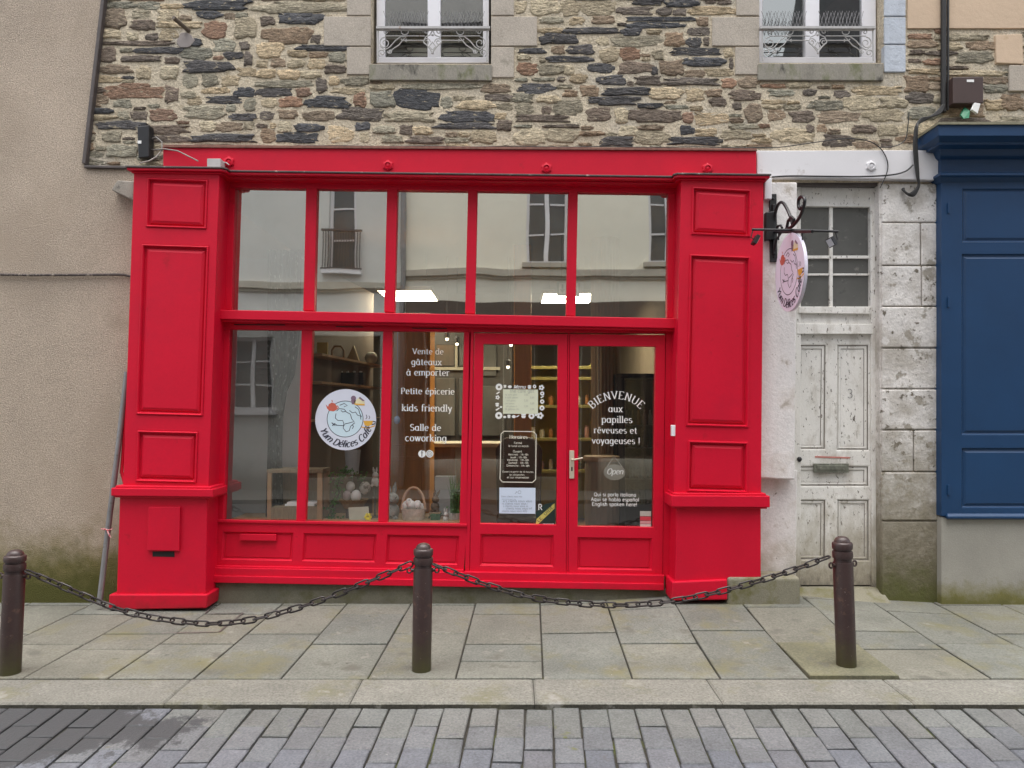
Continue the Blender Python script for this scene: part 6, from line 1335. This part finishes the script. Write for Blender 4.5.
t = thing('display_fridge', 'black framed drinks fridge with bottles behind the second glass door', 'fridge', (P(640, 500, 2).x, 2.2, .12))
bm = NB(); a, b, top = P(616.5, 400, 2).x, P(668, 400, 2).x, P(640, 378, 2).z
for x0_, x1_ in ((a, a + .09), (b - .09, b)): box(bm, x0_, x1_, 2, 2.5, .12, top)
box(bm, a, b, 2, 2.5, top + .001, top + .05); box(bm, a + .09, b - .09, 2, 2.5, .12, .55); box(bm, a + .09, b - .09, 2.44, 2.5, .55, top); obj('cabinet', bm, M_dk, t, bevel=.006)
for k, py in enumerate((425, 447, 478, 505)):
    bm = NB(); z = P(640, py, 2.1).z; box(bm, a + .09, b - .09, 2.02, 2.44, z - .012, z); obj('shelf', bm, mat('wire_shelf', (.16, .17, .17), .4), t)
    for j in range(5):
        q = (a + .13 + j * .065, 2.1, z); bm = NB(); lathe(bm, [(.022, 0), (.022, .10), (.010, .14), (.010, .17)], 12, q); tag(obj('bottle', bm, M_jars[(j + k) % 4] if k < 1 else mat('bottle_dark', (.03, .035, .03), .15), smooth=True), 'small drink bottle standing inside the black fridge', 'bottle', 'bottles in the black fridge')
bm = NB(); card(bm, [(a + .09, .55), (b - .09, .55), (b - .09, top), (a + .09, top)], 2.005); obj('glass_door', bm, glass('fridge_glass', .22, (.6, .68, .66)), t)
c = P(604, 455, 1.4); t = thing('barrel_table', 'beige slatted barrel table with a round top behind the second door', 'table', (c.x, 1.6, .12))
bm = NB(); r_ = P(621, 455, 1.6).x - P(604, 455, 1.6).x; zt_ = P(604, 456, 1.6).z; n = 40; 
rings = []
for z, f in ((.12, .86), (.45, .98), (.75, 1.0), (zt_ - .05, .92)): rings.append([bm.verts.new((c.x + r_ * f * (1 + (.02 if k % 2 else 0)) * math.cos(2 * math.pi * k / n), 1.6 + r_ * f * (1 + (.02 if k % 2 else 0)) * math.sin(2 * math.pi * k / n), z)) for k in range(n)])
for p, q in zip(rings, rings[1:]):
    for k in range(n): bm.faces.new((p[k], p[(k + 1) % n], q[(k + 1) % n], q[k]))
recalc(bm); obj('barrel', bm, mat('barrel_slats', (.26, .21, .14), .7, .12, 10, stretch=(3, 3, .3)), t)
bm = NB(); lathe(bm, [(r_ * 1.06, zt_ - .05), (r_ * 1.08, zt_ - .03), (r_ * 1.06, zt_)], 40, (c.x, 1.6, 0)); obj('round_top', bm, M_pale, t, smooth=False)
# lit ceiling panels, exit sign, small lamps
M_em = emis('lit_diffuser', (1.0, .90, .64), 15)
for (q, lab) in (([(379, 290.8), (430.5, 290.8), (437.5, 301), (388, 301)], 'lit ceiling light panel seen through the second and third tall panes'), ([(542, 293.6), (593.5, 293.8), (590.5, 303.5), (543.5, 303)], 'lit ceiling light panel seen beside the exit sign')):
    zc = 3.02; pts = []
    for px, py in q:
        d = ray(px, py); pts.append(CAM + d * ((zc - H) / d.z))
    xm0 = (pts[0].x + pts[3].x) / 2; xm1 = (pts[1].x + pts[2].x) / 2; y0_ = (pts[2].y + pts[3].y) / 2; y1_ = (pts[0].y + pts[1].y) / 2
    y0_, y1_ = min(y0_, y1_), max(y0_, y1_)
    t = thing('ceiling_light', lab, 'light', ((xm0 + xm1) / 2, (y0_ + y1_) / 2, zc))
    bm = NB(); box(bm, xm0 - .02, xm1 + .02, y0_ - .02, y1_ + .02, zc + .003, zc + .05); obj('frame', bm, M_ic, t)
    bm = NB(); box(bm, xm0, xm1, y0_, y1_, zc, zc + .002); obj('diffuser', bm, M_em, t)
    bm = NB()
    for x in (xm0 + .1, xm1 - .1): tube(bm, [(x, (y0_ + y1_) / 2, zc + .05), (x, (y0_ + y1_) / 2, 3.58)], .004, 5)
    obj('hanger', bm, M_ic, t)
t = thing('exit_sign', 'green and white emergency exit sign with an arrow hanging inside', 'sign', tuple(P(568, 288, 2.2)))
bm = NB(); pq(bm, [(557, 281), (580, 281.5), (580, 296), (557, 295.5)], 2.2, 2.24); obj('casing', bm, mat('exit_green', (.05, .16, .10), .5), t)
bm = NB(); e = 2.196
for pts in ([(559, 283), (566, 283.2), (566, 294), (559, 294)], [(571, 283.2), (578.5, 283.4), (578.5, 294.2), (571, 294)]): card(bm, [XZ(x, y, e) for x, y in pts], e)
obj('white_field', bm, mat('exit_white', (.48, .52, .48), .5), t)
bm = NB(); e = 2.193; card(bm, [XZ(x, y, e) for x, y in ((561.6, 284.5), (563.4, 284.5), (563.4, 289), (561.6, 289))], e); card(bm, [XZ(x, y, e) for x, y in ((559.8, 289.1), (565.2, 289.1), (562.5, 293))], e); card(bm, [XZ(x, y, e) for x, y in ((573, 286), (576.5, 286), (577, 293.5), (572.5, 293.5))], e); obj('pictogram', bm, mat('exit_dark', (.03, .10, .06), .5), t)
bm = NB(); q = P(568.5, 281, 2.22); tube(bm, [(q.x - .08, 2.22, q.z), (q.x - .08, 2.22, 3.58)], .004, 5); tube(bm, [(q.x + .08, 2.22, q.z), (q.x + .08, 2.22, 3.58)], .004, 5); obj('hanger', bm, M_dk, t)
for px, py, lb in ((447, 339, 'small lit spot lamp at the top of the third low pane, nearer one'), (457, 344, 'small lit spot lamp at the top of the third low pane, farther one'), (511, 345, 'small lit spot lamp at the top of the first glass door'), (508, 367, 'pair lamp glowing over the bar behind the first glass door')):
    q = P(px, py, 3.4); t = thing('spot_lamp', lb, 'lamp', tuple(q), 'small spot lamps over the bar')
    bm = NB(); lathe(bm, [(.03, .01), (.035, .08), (.02, .10)], 12, q); tube(bm, [(q.x, q.y, q.z + .09), (q.x, q.y, 3.58)], .005, 5); obj('lamp_body', bm, M_dk, t)
    bm = NB(); blob(bm, (q.x, q.y, q.z), .020, 2); obj('bulb', bm, emis('warm_bulb', (1, .86, .6), 5), t)
# ------------------------------------------------------------------ across the street (seen in the panes)
YO = -10.0
def M2(px, py): p = P(px, py, -YO); return (p.x, p.z)
M_cr = mat('cream_render', (.82, .79, .68), .9, .05, 1.2, bump=.2, grad=[((.35, .31, .24), 0, .8, 3)])
M_gy = mat('grey_render', (.62, .62, .60), .9, .06, 1.2, bump=.2, grad=[((.28, .27, .24), 0, .8, 3)])
M_band = mat('band_stone', (.44, .41, .35), .9, .08, 3)
M_shopd = mat('dark_shop_paint', (.09, .07, .058), .5, .1)
M_oglass = mat('dark_house_glass', (.11, .118, .12), .08, .2, 2, spec=.9)
M_oglass2 = mat('shop_front_glass', (.03, .032, .034), .10, .2, 2)
def opp(name, label, x0, x1, z1, m, wins, doors, z_gf, mgf, rise=3.0):
    t = thing(name, label, 'house', ((x0 + x1) / 2, YO, 0))
    def fmo(x0, x1, z0, z1): return lambda u, v: Vector((x0 + (x1 - x0) * u, z1 + (z0 - z1) * v))
    bm = NB(); plate(bm, fmo(x0, x1, -.3, z1), [hole_uv(h, x0, x1, -.3, z1) for h in wins + doors], YO, YO - .3, back=True); obj('wall', bm, m, t)
    for h in wins + doors:
        f = .07
        bm = NB(); box(bm, h[0], h[0] + f, YO - .2, YO - .13, h[1], h[3]); box(bm, h[2] - f, h[2], YO - .2, YO - .13, h[1], h[3]); box(bm, h[0] + f, h[2] - f, YO - .2, YO - .13, h[3] - f, h[3]); box(bm, h[0] + f, h[2] - f, YO - .2, YO - .13, h[1], h[1] + f)
        w = h[2] - h[0]; nb = max(1, round(w / .55))
        for k in range(1, nb): x = h[0] + w * k / nb; box(bm, x - .045, x + .045, YO - .195, YO - .125, h[1] + f, h[3] - f)
        hh = h[3] - h[1]; nv = (3 if hh > 1.5 else 2) if h in wins else 1
        for k in range(1, nv):
            z = h[1] + hh * k / nv
            for q in range(nb): box(bm, h[0] + w * q / nb + .07, h[0] + w * (q + 1) / nb - .07, YO - .18, YO - .14, z - .018, z + .018)
        wo = obj('window', bm, M_white if h in wins else M_shopd, t)
        bm = NB(); box(bm, h[0], h[2], YO - .18, YO - .165, h[1], h[3]); obj('pane', bm, M_oglass if h in wins else M_oglass2, wo)
        if h in wins: bm = NB(); box(bm, h[0] - .12, h[2] + .12, YO - .12, YO + .12, h[1] - .10, h[1]); obj('sill', bm, M_white if m is M_gy else M_band, wo)
    bm = NB(); box(bm, x0, x1, YO - .05, YO + .10, z_gf, z_gf + .14); box(bm, x0, x1, YO - .05, YO + .05, z_gf - .06, z_gf); obj('string_course', bm, M_band, t)
    bm = NB(); box(bm, x0, x1, YO - .05, YO + .22, z1 - .2, z1); obj('eaves', bm, M_band, t)
    bm = NB(); box(bm, x0, x1, YO - 7, YO - 6.9, -.3, z1); box(bm, x0, x0 + .2, YO - 6.89, YO - .31, -.3, z1); box(bm, x1 - .2, x1, YO - 6.89, YO - .31, -.3, z1); obj('rear_wall', bm, m, t)
    bm = NB()
    a = [(YO + .35, z1), (YO - 3.5, z1 + rise), (YO - 7.2, z1)]; v0 = [bm.verts.new((x0, y, z)) for y, z in a]; v1 = [bm.verts.new((x1, y, z)) for y, z in a]
    bm.faces.new(v0); bm.faces.new(v1)
    for i in range(3): bm.faces.new((v0[i], v1[i], v1[(i + 1) % 3], v0[(i + 1) % 3]))
    recalc(bm); obj('roof', bm, M_slate, t)
    return t
a, b = M2(328, 270), M2(356, 190); w1 = (a[0], a[1], b[0], a[1] + 2.1)
a, b = M2(527, 263), M2(568, 190); w2 = (a[0], a[1], b[0], a[1] + 2.0)
xs_ = M2(402, 200)[0]; zb1 = M2(500, 276)[1]
g1 = (M2(229, 410)[0], M2(229, 410)[1], M2(272, 410)[0], M2(229, 336)[1])
gw = [(-11, 4.7, -10, 6.8), w1, (-7.9, 4.7, -6.9, 6.8), (w1[0], 7.6, w1[2], 9.0), (-7.9, 7.6, -6.9, 9.0), g1]
cw = [w2, (3.0, w2[1], 3.9, w2[3]), (w2[0], 7.6, w2[2], 9.2), (3.0, 7.6, 3.9, 9.2)]
OG = opp('grey_house', 'grey rendered house across the street mirrored in the first panes', -12, xs_, 10.0, M_gy, gw, [(-4.6, .1, -2.9, 3.2)], 4.25, M_shopd)
OC = opp('cream_house', 'cream rendered house across the street mirrored in the tall panes', xs_, 4.4, 10.2, M_cr, cw, [(-1.9, .5, -.2, 3.5), (.5, .1, 1.5, 3.3), (1.9, .5, 3.9, 3.5)], zb1, M_shopd)
OL = opp('low_house', 'low cream house across the street between two taller ones', 4.4, 8.6, 8.8, M_cr, [(5.1, 4.7, 6.0, 6.6), (7.2, 4.7, 8.1, 6.6)], [(5.0, .1, 6.1, 3.2), (6.9, .5, 8.2, 3.2)], zb1, M_shopd, rise=2.2)
OT = opp('tall_house', 'tall grey house across the street beyond the low one', 8.6, 16, 12.5, mat('slate_hung_wall', (.12, .115, .125), .8, .1, 3), [(9.6, 4.7, 10.6, 6.8), (12.2, 4.7, 13.2, 6.8), (9.6, 8, 10.6, 9.8), (12.2, 8, 13.2, 9.8)], [(9.4, .1, 11.6, 3.2), (12.2, .1, 14, 3.2)], 4.3, M_shopd)
bm = NB()
# dark shop panelling on the ground floor of the cream house, set between its openings
for x0_, x1_ in ((xs_ + .12, -1.92), (-.18, .48), (1.52, 1.88), (3.92, 4.3)): box(bm, x0_, x1_, YO + .003, YO + .09, -.2, 3.5)
box(bm, xs_ + .12, 4.3, YO + .003, YO + .14, 3.503, 3.95); obj('shop_panelling', bm, M_shopd, OC)
bm = NB(); tube(bm, [(xs_ + .03, YO + .09, z) for z in (-.05, 3, 6, 9.5)], .06, 10); obj('downpipe', bm, M_galv, OG, smooth=True)
bm = NB()
for k in range(15): x = w1[0] - .1 + (w1[2] - w1[0] + .2) * k / 14; tube(bm, [(x, YO + .10, w1[1] + .02), (x, YO + .10, w1[1] + .85)], .012, 5)
box(bm, w1[0] - .14, w1[2] + .14, YO + .07, YO + .13, w1[1] + .85, w1[1] + .89); box(bm, w1[0] - .14, w1[2] + .14, YO + .07, YO + .13, w1[1] - .0, w1[1] + .03); obj('balcony_rail', bm, M_lead, OG)
# ------------------------------------------------------------------ daylight, camera
W = bpy.data.worlds.new('World'); scene.world = W; W.use_nodes = True; k = NT(W) if False else None
nt = W.node_tree; nt.nodes.clear()
sky = nt.nodes.new('ShaderNodeTexSky'); sky.sky_type = 'NISHITA'; sky.sun_disc = False
SUN_EL, SUN_AZ = R(86), R(190)
sky.sun_elevation = SUN_EL; sky.sun_rotation = SUN_AZ; sky.air_density = 1.2; sky.dust_density = 4.0; sky.ozone_density = 1.0
hs = nt.nodes.new('ShaderNodeHueSaturation'); hs.inputs['Saturation'].default_value = .30
bg = nt.nodes.new('ShaderNodeBackground'); bg.inputs['Strength'].default_value = .15; ow = nt.nodes.new('ShaderNodeOutputWorld')
nt.links.new(sky.outputs[0], hs.inputs['Color']); nt.links.new(hs.outputs[0], bg.inputs['Color']); nt.links.new(bg.outputs[0], ow.inputs['Surface'])
sun = bpy.data.lights.new('sun', 'SUN'); sun.energy = 1.0; sun.angle = R(70); sun.color = (1, .96, .90)
so = bpy.data.objects.new('sun', sun); COL.objects.link(so)
dirv = Vector((math.sin(SUN_AZ) * math.cos(SUN_EL), math.cos(SUN_AZ) * math.cos(SUN_EL), math.sin(SUN_EL)))
so.rotation_euler = dirv.to_track_quat('Z', 'Y').to_euler(); so.location = (0, -8, 20)
cam = bpy.data.cameras.new('camera'); co = bpy.data.objects.new('camera', cam); COL.objects.link(co)
cam.sensor_width = 36; cam.lens = F / 1024 * 36; cam.clip_end = 600; cam.clip_start = .05
co.location = CAM; co.rotation_euler = (R(90) + TH, 0, 0); scene.camera = co
scene.view_settings.view_transform = 'Standard'; scene.view_settings.look = 'None'; scene.view_settings.gamma = 1; scene.view_settings.exposure = 1.5
try:
    scene.cycles.max_bounces = 10; scene.cycles.transparent_max_bounces = 16; scene.cycles.use_denoising = True; scene.cycles.caustics_reflective = False; scene.cycles.caustics_refractive = False
except Exception: pass
